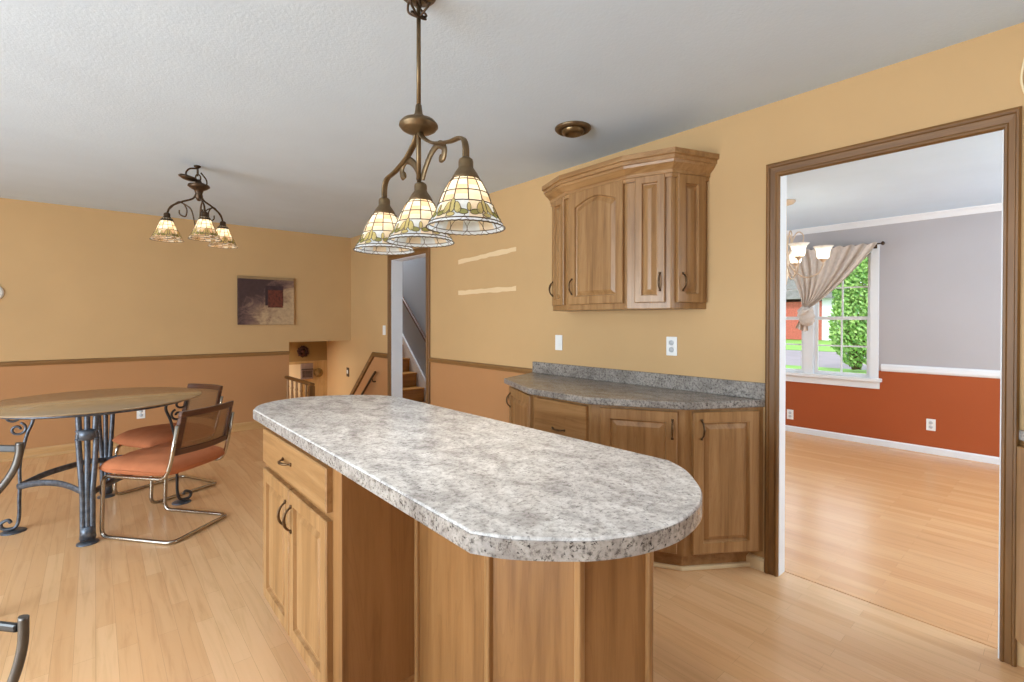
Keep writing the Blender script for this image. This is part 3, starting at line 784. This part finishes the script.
b = MB(); b.lathe([(0, .030), (.02, .030), (.022, .027)], 20); b.build('centre_button', M['slot'], wd, (0, 0, 0), (math.radians(90), 0, 0))

# ------------------------------------------------------------------ painting on the back wall
def paintmat():
    mt, nt, b = newmat('abstract brown canvas')
    v = coords(nt, (3.2, 1, 4.2))
    n = N(nt, 'ShaderNodeTexNoise', Scale=1.3, Detail=6, Roughness=.7, Distortion=1.2); L(nt, v, n.inputs['Vector'])
    n2 = N(nt, 'ShaderNodeTexNoise', Scale=9, Detail=4, Roughness=.7); L(nt, v, n2.inputs['Vector'])
    tc = nt.nodes.new('ShaderNodeTexCoord'); sp = N(nt, 'ShaderNodeSeparateXYZ'); L(nt, tc.outputs['Object'], sp.inputs[0])
    a = N(nt, 'ShaderNodeMath', operation='MULTIPLY_ADD'); L(nt, sp.outputs['X'], a.inputs[0]); a.inputs[1].default_value = 1.1; a.inputs[2].default_value = .02
    c = N(nt, 'ShaderNodeMath', operation='MULTIPLY_ADD'); L(nt, sp.outputs['Z'], c.inputs[0]); c.inputs[1].default_value = -1.0; L(nt, a.outputs[0], c.inputs[2])
    d = N(nt, 'ShaderNodeMath', operation='MULTIPLY_ADD'); L(nt, n.outputs[0], d.inputs[0]); d.inputs[1].default_value = 1.3; L(nt, c.outputs[0], d.inputs[2])
    k = ramp(nt, d.outputs[0], [(.42, srgb(72, 50, 48)), (.58, srgb(112, 84, 76)), (.76, srgb(156, 126, 100)), (.95, srgb(188, 160, 124))])
    k = mixc(nt, .5, k, ramp(nt, n2.outputs[0], [(.3, (.55, .5, .48, 1)), (.6, (1, 1, 1, 1))]), 'MULTIPLY')
    L(nt, k, b.inputs['Base Color']); b.inputs['Roughness'].default_value = .7
    return mt
M['canvas'] = paintmat()
M['redsq'] = plain('rust red paint square', srgb(96, 44, 30), .6, 0, .5, 40)
M['darksq'] = plain('dark umber paint', srgb(58, 38, 40), .7, 0, .4, 20)
M['canvas_edge'] = plain('canvas edge', srgb(150, 124, 88), .8, 0, .1, 20)
pa = thing('painting', 'abstract brown painting with small dark red square', 'painting', (1.60, YB, 1.535))
hw, hh = .315, .275
b = MB(); b.box(-hw, hw, -.035, 0, -hh, hh); b.build('canvas', [M['canvas']], pa, bevel=.004)
b = MB(); b.box(-.02, .185, -.038, -.034, -.04, .20); b.build('dark_patch', M['darksq'], pa)
b = MB(); b.box(.01, .18, -.041, -.037, -.065, .15); b.build('red_square', M['redsq'], pa)
b = MB(); b.box(-hw-.003, hw+.003, -.036, 0, hh, hh+.03); b.build('top_edge', M['canvas_edge'], pa, bevel=.004)

# ------------------------------------------------------------------ things in the lower stairwell
YF = YB+.9
wrth = thing('wreath', 'small dark round wreath high on the olive wall', 'wreath', (2.305, YF, .86))
b = MB(); rr = random.Random(5)
b.tube([(math.cos(a*PI/16)*.055, -.03, math.sin(a*PI/16)*.055) for a in range(32)], .022, 8, 0, True)
for i in range(140):
    a = rr.uniform(0, 2*PI); r = .055+rr.uniform(-.025, .03); c = Vector((math.cos(a)*r, -.03-rr.uniform(0, .025), math.sin(a)*r))
    n = Vector((rr.uniform(-1, 1), rr.uniform(-1, .2), rr.uniform(-1, 1))).normalized(); p = n.orthogonal().normalized()*.016; q = n.cross(p)*.6
    b.add([c-p, c-q, c+p, c+q], [(0, 1, 2, 3)])
b.build('ring', plain('dried twigs', srgb(74, 44, 38), .8, 0, .4, 60), wrth)
b = MB(); b.lathe([(0, .03), (.015, .028), (.024, .018), (.026, .0)], 14); b.build('centre_flower', plain('dusty pink petals', srgb(170, 120, 110), .8, 0, .2, 60), wrth, (0, 0, 0), (math.radians(90), 0, 0))
pf = thing('framed_picture', 'grey brown picture on the stairwell wall behind the balustrade', 'picture', (2.36, YF-.012, .57))
b = MB(); b.box(-.085, .085, -.03, 0, -.115, .115); b.build('frame', plain('mauve grey frame', srgb(150, 130, 120), .6, 0, .15, 20), pf, bevel=.004)
b = MB(); b.box(-.07, .07, -.034, -.028, -.09, .01); b.build('dark_image', plain('dark brown image', srgb(92, 72, 64), .6, 0, .6, 30), pf)
b = MB(); b.box(-.08, .08, -.045, -.028, .02, .035); b.build('ledge', plain('dark ledge', srgb(70, 52, 46), .6, 0, .1, 20), pf)
ds = thing('straw_disc', 'round straw coloured disc right of the stairwell picture', 'wall hanging', (2.53, YF-.018, .535))
b = MB(); b.lathe([(0, .02), (.03, .022), (.034, .008), (.065, .006), (.068, 0)], 24); b.build('disc', plain('straw weave', srgb(150, 120, 70), .8, 0, .25, 60), ds, (0, 0, 0), (math.radians(90), 0, 0))
M['creamboard'] = M['cream']
b = MB(); b.box(2.03, 2.27, YF-.03, YF-.013, -.2, .675); struct(b.build('trim_10', M['cream']))
# balustrade at the stairwell
bal = thing('balustrade', 'short wooden balustrade guarding the stairs beside back wall', 'balustrade', (1.825, 5.95, 0))
HZ = .62
b = MB(); b.box(-.026, .026, -.455, .50, HZ-.035, HZ); b.build('handrail', M['trimy'], bal, bevel=.01)
for i, y in enumerate((.44, .27, .10, -.07, -.24)):
    b = MB(); b.lathe([(.014, 0), (.014, .10), (.020, .12), (.013, .15), (.017, .22), (.021, .30), (.016, .40), (.012, .47), (.018, .49), (.013, .51), (.013, HZ-.035)], 10, 0, (0, y, 0)); b.build('baluster', M['oakz'], bal)
b = MB(); b.box(-.03, .03, -.455, -.395, 0, HZ-.036); b.build('newel_post', M['trimz'], bal, bevel=.006)
hb = thing('stair_handrail', 'dark metal handrail on the terracotta wall going down stairs', 'handrail', (XR-.05, 5.9, .455))
b = MB(); b.tube(bendpath([(0, -.30, .225), (0, -.24, .185), (0, .45, -.39)], .03), .016, 10); b.build('rail', M['dbronze'], hb)
for y, z in ((-.20, .145), (.25, -.23)):
    b = MB(); b.tube(bendpath([(0, y, z), (.01, y, z-.05), (.05, y, z-.05)], .02), .007, 8); b.build('bracket', M['dbronze'], hb)

# ------------------------------------------------------------------ stained glass shades
SP = [(.030, .152), (.036, .149), (.051, .130), (.064, .107), (.074, .084), (.082, .061), (.092, .037), (.105, .016), (.116, .0)]
SP2 = [(.026, .168), (.032, .165), (.042, .145), (.051, .120), (.061, .095), (.072, .068), (.083, .042), (.095, .018), (.106, .0)]
def surf(th, s, off=0.0, sc=1.0):
    f = s*(len(SP)-1); i = min(int(f), len(SP)-2); t = f-i
    r = SP[i][0]+(SP[i+1][0]-SP[i][0])*t+off; z = SP[i][1]+(SP[i+1][1]-SP[i][1])*t
    z -= 0
    return Vector((r*math.cos(th)*sc, r*math.sin(th)*sc, z*sc))
def shade_mesh(sc=1.0, seed=1):
    b = MB(); rr = random.Random(seed); n = 36; m_ = 24
    for j in range(m_):
        for i in range(n):
            t0, t1 = 2*PI*i/n, 2*PI*(i+1)/n; s0, s1 = j/m_, (j+1)/m_
            cell = (i//3+int(s0*6)) % 3
            if s0 < .58: mi = 1 if cell == 0 else 0
            elif seed == 2: mi = (5, 1, 0, 5, 0, 1)[(i//2+int(s0*8)) % 6]
            elif s0 < .90: mi = 4 if (i//3) % 2 else 0
            else: mi = 4
            b.add([surf(t0, s0, 0, sc), surf(t1, s0, 0, sc), surf(t1, s1, 0, sc), surf(t0, s1, 0, sc)], [(0, 1, 2, 3)], mi, True)
    ribs = 12; lw = .0017*sc
    for k_ in range(ribs):
        th = 2*PI*k_/ribs; b.tube([surf(th, s*.60/10, .001, sc) for s in range(11)], lw, 5, 6)
    for s in (.0, .22, .42, .60, .91): b.tube([surf(2*PI*i/n, s, .001, sc) for i in range(n)], lw, 5, 6, True)
    b.tube([surf(2*PI*i/72, 1.0-.012*(i % 2), 0, sc) for i in range(72)], .0021*sc, 5, 6, True)
    for k_ in range(6):       # flower motifs: three petals over two leaves
        th = 2*PI*(k_+.5)/6
        for dt, ds, at, as_, lean, mi in ((0, .69, .085, .12, 0, 2), (-.17, .73, .105, .10, -.5, 2), (.17, .73, .105, .10, .5, 2), (-.35, .80, .14, .05, -.6, 3), (.35, .80, .14, .05, .6, 3), (0, .845, .12, .04, 0, 2), (-.52, .72, .06, .07, 0, 2)):
            pts = []
            for q in range(14):
                a = 2*PI*q/14; u, v = math.cos(a)*at, math.sin(a)*as_
                pts.append(surf(th+dt+u+lean*v, ds+v, .0022, sc))
            c = surf(th+dt, ds, .0036, sc)
            b.add([c]+pts, [(0, q+1, (q+1) % 14+1) for q in range(14)], mi, True)
            b.tube([p for p in pts], .0010*sc, 4, 6, True)
    for k_ in range(24):      # curls of the lower band
        th = 2*PI*k_/24
        b.tube([surf(th+.13*math.sin(PI*q/6)*(1 if k_ % 2 else -1), .72+.27*q/6, -.0006, sc) for q in range(7)], .0009*sc, 4, 6)
    return b
SM = [M['gcream'], M['gpeach'], M['gyellow'], M['ggreen'], M['gblue'], M['gamber'], M['lead']]
shade_src = {}
SP1 = SP
def make_shade(parent, loc, sc, bulbmat='bulb', seed=1, metal='bronze', watt=2.2):
    global SP
    SP = SP2 if seed == 2 else SP1
    key = (sc, seed)
    if key not in shade_src:
        o = shade_mesh(sc, seed).build('lamp_shade', SM, parent, loc); shade_src[key] = o
    else:
        o = shade_src[key].copy(); COL.objects.link(o); o.parent = parent; o.location = loc
    b = MB(); b.lathe([(.0, .210), (.012, .209), (.020, .203), (.022, .196), (.022, .180), (.025, .174), (.033, .163), (.041, .149), (.042, .141), (.034, .141)], 20)
    b.v = [tuple(c*sc for c in p) for p in b.v]
    b.build('socket_cup', M[metal], parent, loc)
    b = MB(); b.lathe([(0, .06), (.016, .064), (.024, .08), (.022, .10), (.013, .125), (.012, .14), (0, .14)], 14)
    b.v = [tuple(c*sc for c in p) for p in b.v]
    b.build('bulb', M[bulbmat], parent, loc)
    sp_ = light('lamp_glow', 'SPOT', (loc[0], loc[1], loc[2]+.045*sc), (0, 0, 0), watt, (1, .96, .90), r=.03)
    sp_.data.spot_size = math.radians(150); sp_.data.spot_blend = .6; sp_.parent = parent

# --- island pendant (three shades in a row, hung on a rod)
PX, PY = .858, 1.495
pl = thing('island_pendant', 'bronze three shade stained glass pendant hanging over the island', 'pendant lamp', (PX, PY, ZC))
Z = lambda z: z-ZC
b = MB(); b.lathe([(0, 0), (.060, 0), (.060, -.004), (.03, -.010), (0, -.012)], 24); b.build('ceiling_canopy', M['bronze'], pl)
b = MB(); b.tube([(0, 0, Z(2.43)), (0, 0, Z(2.05))], .0075, 10); b.tube([(0, 0, Z(2.05)), (0, 0, Z(1.80))], .0085, 10); b.build('rod', M['bronze'], pl)
b = MB()
for k_ in range(4):   # wire cage knot near the ceiling
    a = k_*PI/2+.4
    pts = [(.004*math.cos(a), .004*math.sin(a), Z(2.365)), (.045*math.cos(a), .045*math.sin(a), Z(2.395)), (.03*math.cos(a+.8), .03*math.sin(a+.8), Z(2.42)), (.008*math.cos(a+1.2), .008*math.sin(a+1.2), Z(2.43)), (-.01*math.cos(a), -.01*math.sin(a), Z(2.40))]
    b.tube(catmull(pts, 6), .004, 6)
b.tube([(.028*math.cos(i*PI/8), .01*math.sin(i*PI/8), Z(2.37)+.012*math.sin(i*PI/8)) for i in range(16)], .004, 6, 0, True)
b.build('wire_knot', M['dbronze'], pl)
zh = 1.985
b = MB(); b.lathe([(0, .075), (.010, .075), (.014, .045), (.022, .035), (.030, .028), (.056, .020), (.066, .008), (.067, .0), (.060, -.005), (.060, -.009), (.050, -.015), (.028, -.020), (.012, -.026), (0, -.027)], 28, 0, (0, 0, Z(zh))); b.build('hub', M['bronze'], pl)
offs = ((-.022, -.314), (.010, .004), (.008, .280))
zr = 1.585
def ribbon(b, pts, r): b.tube(catmull(pts, 8), r, 8, 0, False, (.55, 1.25))
for dx, dy in offs:
    make_shade(pl, (dx, dy, Z(zr)), 1.0, watt=5)
ztop = zr+.205
for (dx, dy), sgn in ((offs[0], -1), (offs[2], 1)):
    b = MB(); ribbon(b, [(0, .012*sgn, Z(zh)-.025), (dx*.1, dy*.12, Z(1.935)), (dx*.3, dy*.34, Z(1.898)), (dx*.6, dy*.66, Z(1.872)), (dx*.86, dy*.90, Z(1.862)), (dx, dy*.99, Z(1.835)), (dx, dy, Z(ztop)-.005)], .0095); b.build('arm', M['bronze'], pl)
    b = MB(); ribbon(b, [(.008, .010*sgn, Z(1.80)), (.012, .026*sgn, Z(1.84)), (.012, .065*sgn, Z(1.880)), (.012, .110*sgn, Z(1.896)), (.012, .143*sgn, Z(1.876)), (.012, .138*sgn, Z(1.846)), (.012, .120*sgn, Z(1.848))], .011); b.build('scroll', M['bronze'], pl)

# --- chandelier over the round table (three shades)
ch = thing('chandelier', 'small bronze chandelier with three stained glass shades over round table', 'chandelier', (.577, 4.134, ZC))
HUBZ = 2.245
b = MB(); b.lathe([(0, 0), (.022, 0), (.022, -.008), (.008, -.02), (0, -.02)], 14, 0, (0, .06, 0)); b.build('ceiling_hook', M['dbronze'], ch)
b = MB(); b.tube(catmull([(0, .06, -.02), (-.05, .07, -.03), (-.07, .05, -.08), (-.02, .03, -.12), (.04, .02, -.14), (.03, .0, -.17)], 6), .006, 6)
for i in range(3):
    c = Vector((.0, .05-.02*i, -.05-.045*i)); b.tube([c+Vector((.016*math.cos(t*PI/6)*(i % 2), .016*math.cos(t*PI/6)*(1-i % 2), .026*math.sin(t*PI/6))) for t in range(12)], .005, 6, 0, True)
b.tube(catmull([(.02, .05, -.05), (.05, .03, -.1), (.045, .0, -.15), (.0, 0, -.18)], 6), .005, 6)
b.build('chain', M['dbronze'], ch)
b = MB(); b.lathe([(0, .012), (.05, .010), (.062, .0), (.060, -.006), (.03, -.02), (0, -.022)], 24); b.build('loose_canopy', M['dbronze'], ch, (-.062, .02, -.105), (math.radians(8), math.radians(10), 0))
b = MB(); b.lathe([(0, .05), (.012, .05), (.02, .03), (.03, .018), (.066, .012), (.07, .0), (.05, -.016), (.03, -.026), (.022, -.05), (.026, -.07), (.012, -.10), (0, -.105)], 24, 0, (0, 0, HUBZ-ZC+.03)); b.build('hub', M['dbronze'], ch)
for (sx, sy) in ((.392, 4.179), (.588, 3.963), (.75, 4.26)):
    dx, dy = sx-.577, sy-4.134
    make_shade(ch, (dx, dy, 1.875-ZC), .93, 'bulb', 2, 'dbronze', watt=4)
    zt = 1.875+.19-ZC
    b = MB(); b.tube(catmull([(dx*.08, dy*.08, HUBZ-ZC-.02), (dx*.2, dy*.2, HUBZ-ZC-.06), (dx*.55, dy*.55, HUBZ-ZC-.09), (dx*.88, dy*.88, zt+.05), (dx, dy, zt-.005)], 7), .0065, 8); b.build('arm', M['dbronze'], ch)
    b = MB(); b.tube(catmull([(dx*.93, dy*.93, zt+.03), (dx*.62, dy*.62, zt+.09), (dx*.40, dy*.40, zt+.05), (dx*.42, dy*.42, zt-.01), (dx*.60, dy*.60, zt+.0), (dx*.62, dy*.62, zt+.03)], 7), .0045, 6)
    b.tube(catmull([(dx*.62, dy*.62, zt+.09), (dx*.28, dy*.28, zt+.05), (dx*.16, dy*.16, zt-.03), (dx*.12, dy*.12, zt-.08)], 7), .0045, 6); b.build('scroll', M['dbronze'], ch)

# --- round trim on the ceiling
cl = thing('ceiling_spotlight', 'small round bronze spotlight set in the kitchen ceiling', 'ceiling light', (2.13, 1.929, ZC))
b = MB(); b.lathe([(.105, 0), (.106, -.006), (.098, -.016), (.082, -.020), (.078, -.014), (.074, -.018), (.070, -.012), (.066, -.004)], 36); b.build('trim_ring', M['bronze'], cl)
b = MB(); b.lathe([(.068, -.002), (.068, -.020), (.060, -.034), (.046, -.040), (.044, -.030), (.0, -.024)], 30); b.build('eyeball', plain('aged bronze bowl', srgb(120, 98, 66), .3, .7, .2, 30), cl)

# --- dining room chandelier
DZ = -.045
dc = thing('dining_chandelier', 'antique cream chandelier with upturned glass shades in the dining room', 'chandelier', (4.70, 1.70, 2.385))
M['ant'] = plain('antique cream metal', srgb(206, 184, 160), .45, .3, .15, 20)
b = MB(); b.lathe([(0, 0), (.075, 0), (.075, -.012), (.055, -.03), (.015, -.04), (0, -.04)], 24); b.build('ceiling_canopy', M['ant'], dc)
b = MB(); b.tube([(0, 0, -.03), (0, 0, -.40)], .006, 8); b.build('stem', M['ant'], dc)
b = MB(); b.lathe([(0, -.24), (.012, -.25), (.02, -.28), (.014, -.32), (.018, -.40), (.03, -.46), (.034, -.50), (.020, -.56), (.026, -.60), (.014, -.66), (.008, -.70), (0, -.71)], 18); b.build('column', M['ant'], dc, (0, 0, DZ))
for k_ in range(5):
    a = math.radians(-40.7-100+72*k_); c, s__ = math.cos(a), math.sin(a); q = lambda r, z: (r*c*.95, r*s__*.95, z+DZ)
    b = MB(); b.tube(catmull([q(.02, -.50), (q(.06, -.57)), q(.15, -.64), q(.25, -.62), q(.295, -.55), q(.298, -.51)], 7), .007, 8); b.build('arm', M['ant'], dc)
    b = MB(); b.tube(catmull([q(.02, -.46), q(.06, -.30), q(.10, -.24), q(.14, -.27), q(.135, -.34), q(.10, -.42)], 7), .005, 6); b.build('scroll', M['ant'], dc)
    b = MB(); b.lathe([(0, -.02), (.012, -.015), (.022, 0), (.034, .008), (.036, .014), (0, .014)], 16); b.build('candle_cup', M['ant'], dc, q(.298, -.50))
    b = MB(); b.lathe([(.030, 0), (.042, .010), (.048, .035), (.050, .06), (.058, .085), (.075, .105), (.080, .108)], 24); b.build('glass_shade', M['gwhite'], dc, q(.298, -.486))
    b = MB(); b.lathe([(0, 0), (.012, .002), (.020, .03), (.022, .045), (.014, .062), (0, .068)], 12); b.build('bulb', M['bulb2'], dc, q(.298, -.482))

# ------------------------------------------------------------------ round table
TX, TY, TZ = 0.015, 4.245, .788
tb = thing('round_table', 'round smoked glass dining table on grey iron scroll legs', 'table', (TX, TY, 0), math.radians(-6))
b = MB(); b.lathe([(0, TZ), (.582, TZ), (.587, TZ-.004), (.587, TZ-.008), (.582, TZ-.011), (0, TZ-.011)], 72); b.build('table_top', M['smoke'], tb)
b = MB(); b.tube([(.50*math.cos(i*PI/32), .50*math.sin(i*PI/32), TZ-.026) for i in range(64)], .0125, 8, 0, True, (.8, 1.2)); b.build('apron_ring', M['iron'], tb)
LR = .46
def rot2(p, a): return Vector((p[0]*math.cos(a)-p[1]*math.sin(a), p[0]*math.sin(a)+p[1]*math.cos(a), p[2]))
for a in (-PI/2, PI/2):
    T = lambda r, t, z: rot2((r, t, z), a)
    b = MB()
    for k_ in (-1, 0, 1):
        pts = [T(LR, k_*.022, .02), T(LR, k_*.022, .26), T(LR+.005, k_*.024, .32), T(LR-.006, k_*.034, .48), T(LR-.004, k_*.040, .62), T(LR, k_*.036, .66), T(LR, k_*.040, TZ-.03)]
        b.tube(catmull(pts, 5), .0145, 8)
    b.build('leg', M['iron'], tb)
    b = MB()
    for z, wd in ((.615, .050), (.665, .048)):
        b.tube(bendpath([T(LR-.014, -wd, z), T(LR+.014, -wd, z), T(LR+.014, wd, z), T(LR-.014, wd, z), T(LR-.014, -wd, z)], .006, 3), .006, 6)
    b.tube([T(LR+.004, 0, .61), T(LR+.004, 0, .67)], .042, 10, 0, False, (1, .6))
    b.build('leg_collar', M['iron'], tb)
    b = MB(); q = T(LR, 0, 0); b.lathe([(0, .012), (.040, .012), (.052, .006), (.054, 0), (0, 0)], 24, 0, (q.x, q.y, 0)); b.build('foot_pad', M['iron'], tb)
    b = MB(); b.tube([T(LR, 0, .03), T(LR, 0, .10)], [.040, .030], 10, 0, False, (1, .8)); b.build('foot_sleeve', M['iron'], tb)
for a, met, LR in ((0, 'irond', .46), (PI, 'iron', .40)):
    T = lambda r, t, z: rot2((r, t, z), a)
    b = MB()
    b.tube(catmull([T(LR-.03, 0, .29), T(LR-.026, 0, .20), T(LR-.024, 0, .08), T(LR-.005, 0, .025), T(LR+.045, 0, .028), T(LR+.055, 0, .062), T(LR+.025, 0, .078), T(LR+.012, 0, .058)], 6), .012, 8, 0, False, (.8, 1.3)); b.build('leg', M[met], tb)
    b = MB()
    def sp(cx, cz, r0, a0, a1, n=26): return [T(cx+(r0*(1-.72*i/n))*math.cos(a0+(a1-a0)*i/n), 0, cz+(r0*(1-.72*i/n))*math.sin(a0+(a1-a0)*i/n)) for i in range(n+1)]
    b.tube(sp(LR-.005, TZ-.075, .048, PI*.9, -PI*1.6), .0075, 8)
    b.tube(sp(LR-.02, TZ-.155, .042, PI*.6, PI*3.0), .0075, 8)
    b.tube(catmull([T(LR-.06, 0, TZ-.03), T(LR-.09, 0, TZ-.10), T(LR-.06, 0, TZ-.2), T(LR-.03, 0, .42), T(LR-.03, 0, .28)], 6), .009, 8)
    b.build('scroll', M[met], tb)
    b = MB(); q = T(LR, 0, 0); b.lathe([(0, .012), (.046, .012), (.058, .006), (.06, 0), (0, 0)], 24, 0, (q.x, q.y, 0)); b.build('foot_pad', M['iron'], tb)
for a in (0, PI/2, PI, -PI/2):
    A = rot2(((.38 if a > 3 else .44), 0, .275), a); B_ = rot2(((.38 if abs(a-PI/2) < .1 else .44), 0, .275), a+PI/2); mid = (A+B_)/2*.92; mid.z = .315
    b = MB(); b.tube(catmull([A, (A+mid)/2+Vector((0, 0, .012)), mid, (B_+mid)/2+Vector((0, 0, .012)), B_], 6), .014, 8, 0, False, (1.4, .6)); b.build('stretcher', M['iron'], tb)

# ------------------------------------------------------------------ cantilever chairs with cane backs
def make_chair(label, loc, rz):
    t = thing('cantilever_chair', label, 'chair', loc, rz, 'cantilever chairs at the round table')
    hw = .215
    P = [(-hw, -.285, .70), (-hw, -.24, .48), (-hw, -.20, .380), (-hw, .235, .380), (-hw, .25, .012), (-hw, -.245, .012), (hw, -.245, .012), (hw, .25, .012), (hw, .235, .380), (hw, -.20, .380), (hw, -.24, .48), (hw, -.285, .70)]
    b = MB(); b.tube(bendpath(P, .05, 6), .0115, 10); b.build('tube_frame', M['chrome'], t)
    # seat: swollen cushion
    b = MB(); nu, nv = 18, 18; vs = []; fs = []
    def sq(u, v):
        x = u*.235*(1-.05*(v < 0)*v*v); y = .035+v*.235
        k_ = max(abs(u), abs(v))
        return x, y
    for sgn in (1, -1):
        o = len(vs)
        for j in range(nv+1):
            for i in range(nu+1):
                u, v = -1+2*i/nu, -1+2*j/nv
                u = math.sin(u*PI/2); v = math.sin(v*PI/2)
                cu = u*math.sqrt(1-.18*v*v); cv = v*math.sqrt(1-.18*u*u)
                e = (1-abs(u)**7)*(1-abs(v)**7); e = max(e, 0)**.4
                h = (.052*e+.016*math.exp(-2*(u*u+v*v))) if sgn > 0 else -.042*e
                z = .430+h+(-.012*max(0, v-.6)/.4 if sgn > 0 else 0)+(.004*math.sin(u*9+v*3)*e if sgn > 0 else 0)
                vs.append((cu*.25, 0.018+cv*.268, z))
        for j in range(nv):
            for i in range(nu):
                a = o+j*(nu+1)+i; fs.append((a, a+1, a+nu+2, a+nu+1))
    b.add(vs, fs, 0, True); b.build('seat', M['velvet'], t)
    # back: curved wooden frame with a cane panel
    def bp(u, v, d=0.0):
        """u -1..1 across, v 0..1 up"""
        x = u*.202; z = .515+.265*v; y = -.232-.062*v-.035*(1-u*u)
        return Vector((x, y+d, z))
    def slab(u0, u1, v0, v1, th, b, n=14):
        vs = []; fs = []
        for dd in (-th/2, th/2):
            for v in (v0, v1):
                for i in range(n+1): vs.append(bp(u0+(u1-u0)*i/n, v, dd))
        m_ = n+1
        for i in range(n):
            fs += [(i, i+1, m_+i+1, m_+i), (2*m_+i, 2*m_+i+1, 3*m_+i+1, 3*m_+i), (i, i+1, 2*m_+i+1, 2*m_+i), (m_+i, m_+i+1, 3*m_+i+1, 3*m_+i)]
        fs += [(0, m_, 3*m_, 2*m_), (n, m_+n, 3*m_+n, 2*m_+n)]
        b.add(vs, fs)
    b = MB(); slab(-1, 1, .86, 1.0, .026, b); slab(-1, 1, 0, .15, .026, b); slab(-1, -.84, .15, .86, .026, b, 3); slab(.84, 1, .15, .86, .026, b, 3)
    bf = b.build('backrest', M['walnut'], t, bevel=.005)
    b = MB(); slab(-.84, .84, .15, .86, .004, b); b.build('cane_panel', M['cane'], bf)
    return t
# heading: local +y is forward
def heading(fx, fy): return math.atan2(-fx, fy)
make_chair('orange cushioned cane back chair, the nearer of the two', (.353, 3.752, 0), heading(-.305, .38))
make_chair('orange cushioned cane back chair behind the other one, near back wall', (.430, 4.562, 0), heading(-.45, -.22))

# ------------------------------------------------------------------ two metal chairs mostly outside the frame at left
def metal_chair(label, corner, zt, rz, pr=.015):
    """corner = top of the backrest post that shows; local x across the back (post at x=+.21), +y is behind"""
    c, s__ = math.cos(rz), math.sin(rz)
    loc = (corner[0]-c*.21, corner[1]-s__*.21, 0)
    t = thing('metal_chair', label, 'chair', loc, rz, 'metal chairs at the left edge')
    for sg_ in (-1, 1):
        pts = [(sg_*.21, 0, zt), (sg_*.207, .0, zt-.05), (sg_*.190, -.004, zt-.11), (sg_*.155, -.01, zt-.17), (sg_*.105, -.02, zt-.24), (sg_*.07, -.03, .44), (sg_*.05, -.01, .25), (sg_*.04, .04, 0)]
        b = MB(); b.tube(catmull(pts, 6), pr, 8, 0, False, (1.1, .75)); b.build('back_post', M['steel'], t)
        b = MB(); b.tube(catmull([(sg_*.17, -.42, .43), (sg_*.18, -.43, .2), (sg_*.19, -.45, 0)], 5), .013, 8); b.build('front_leg', M['steel'], t)
    b = MB(); b.box(-.20, .20, -pr*.55, pr*.55, zt-.012-pr*1.9, zt-.012); b.build('top_rail', M['black'], t, bevel=.004)
    b = MB(); b.box(-.12, .12, -.02, -.006, zt-.26, zt-.235); b.build('lower_rail', M['black'], t, bevel=.004)
    b = MB(); b.prism([(-.07, -.02), (.07, -.02), (.17, -.44), (-.17, -.44)], .42, .46); b.build('seat', M['black'], t, bevel=.015, seg=3)
    return t
metal_chair('dark metal chair post at left edge, beside the round table', (-.245, 2.96), .785, -YAW-.06)
metal_chair('dark metal chair back corner at the lower left edge of view', (-.085, 1.066), .85, -YAW-.15, .0075)
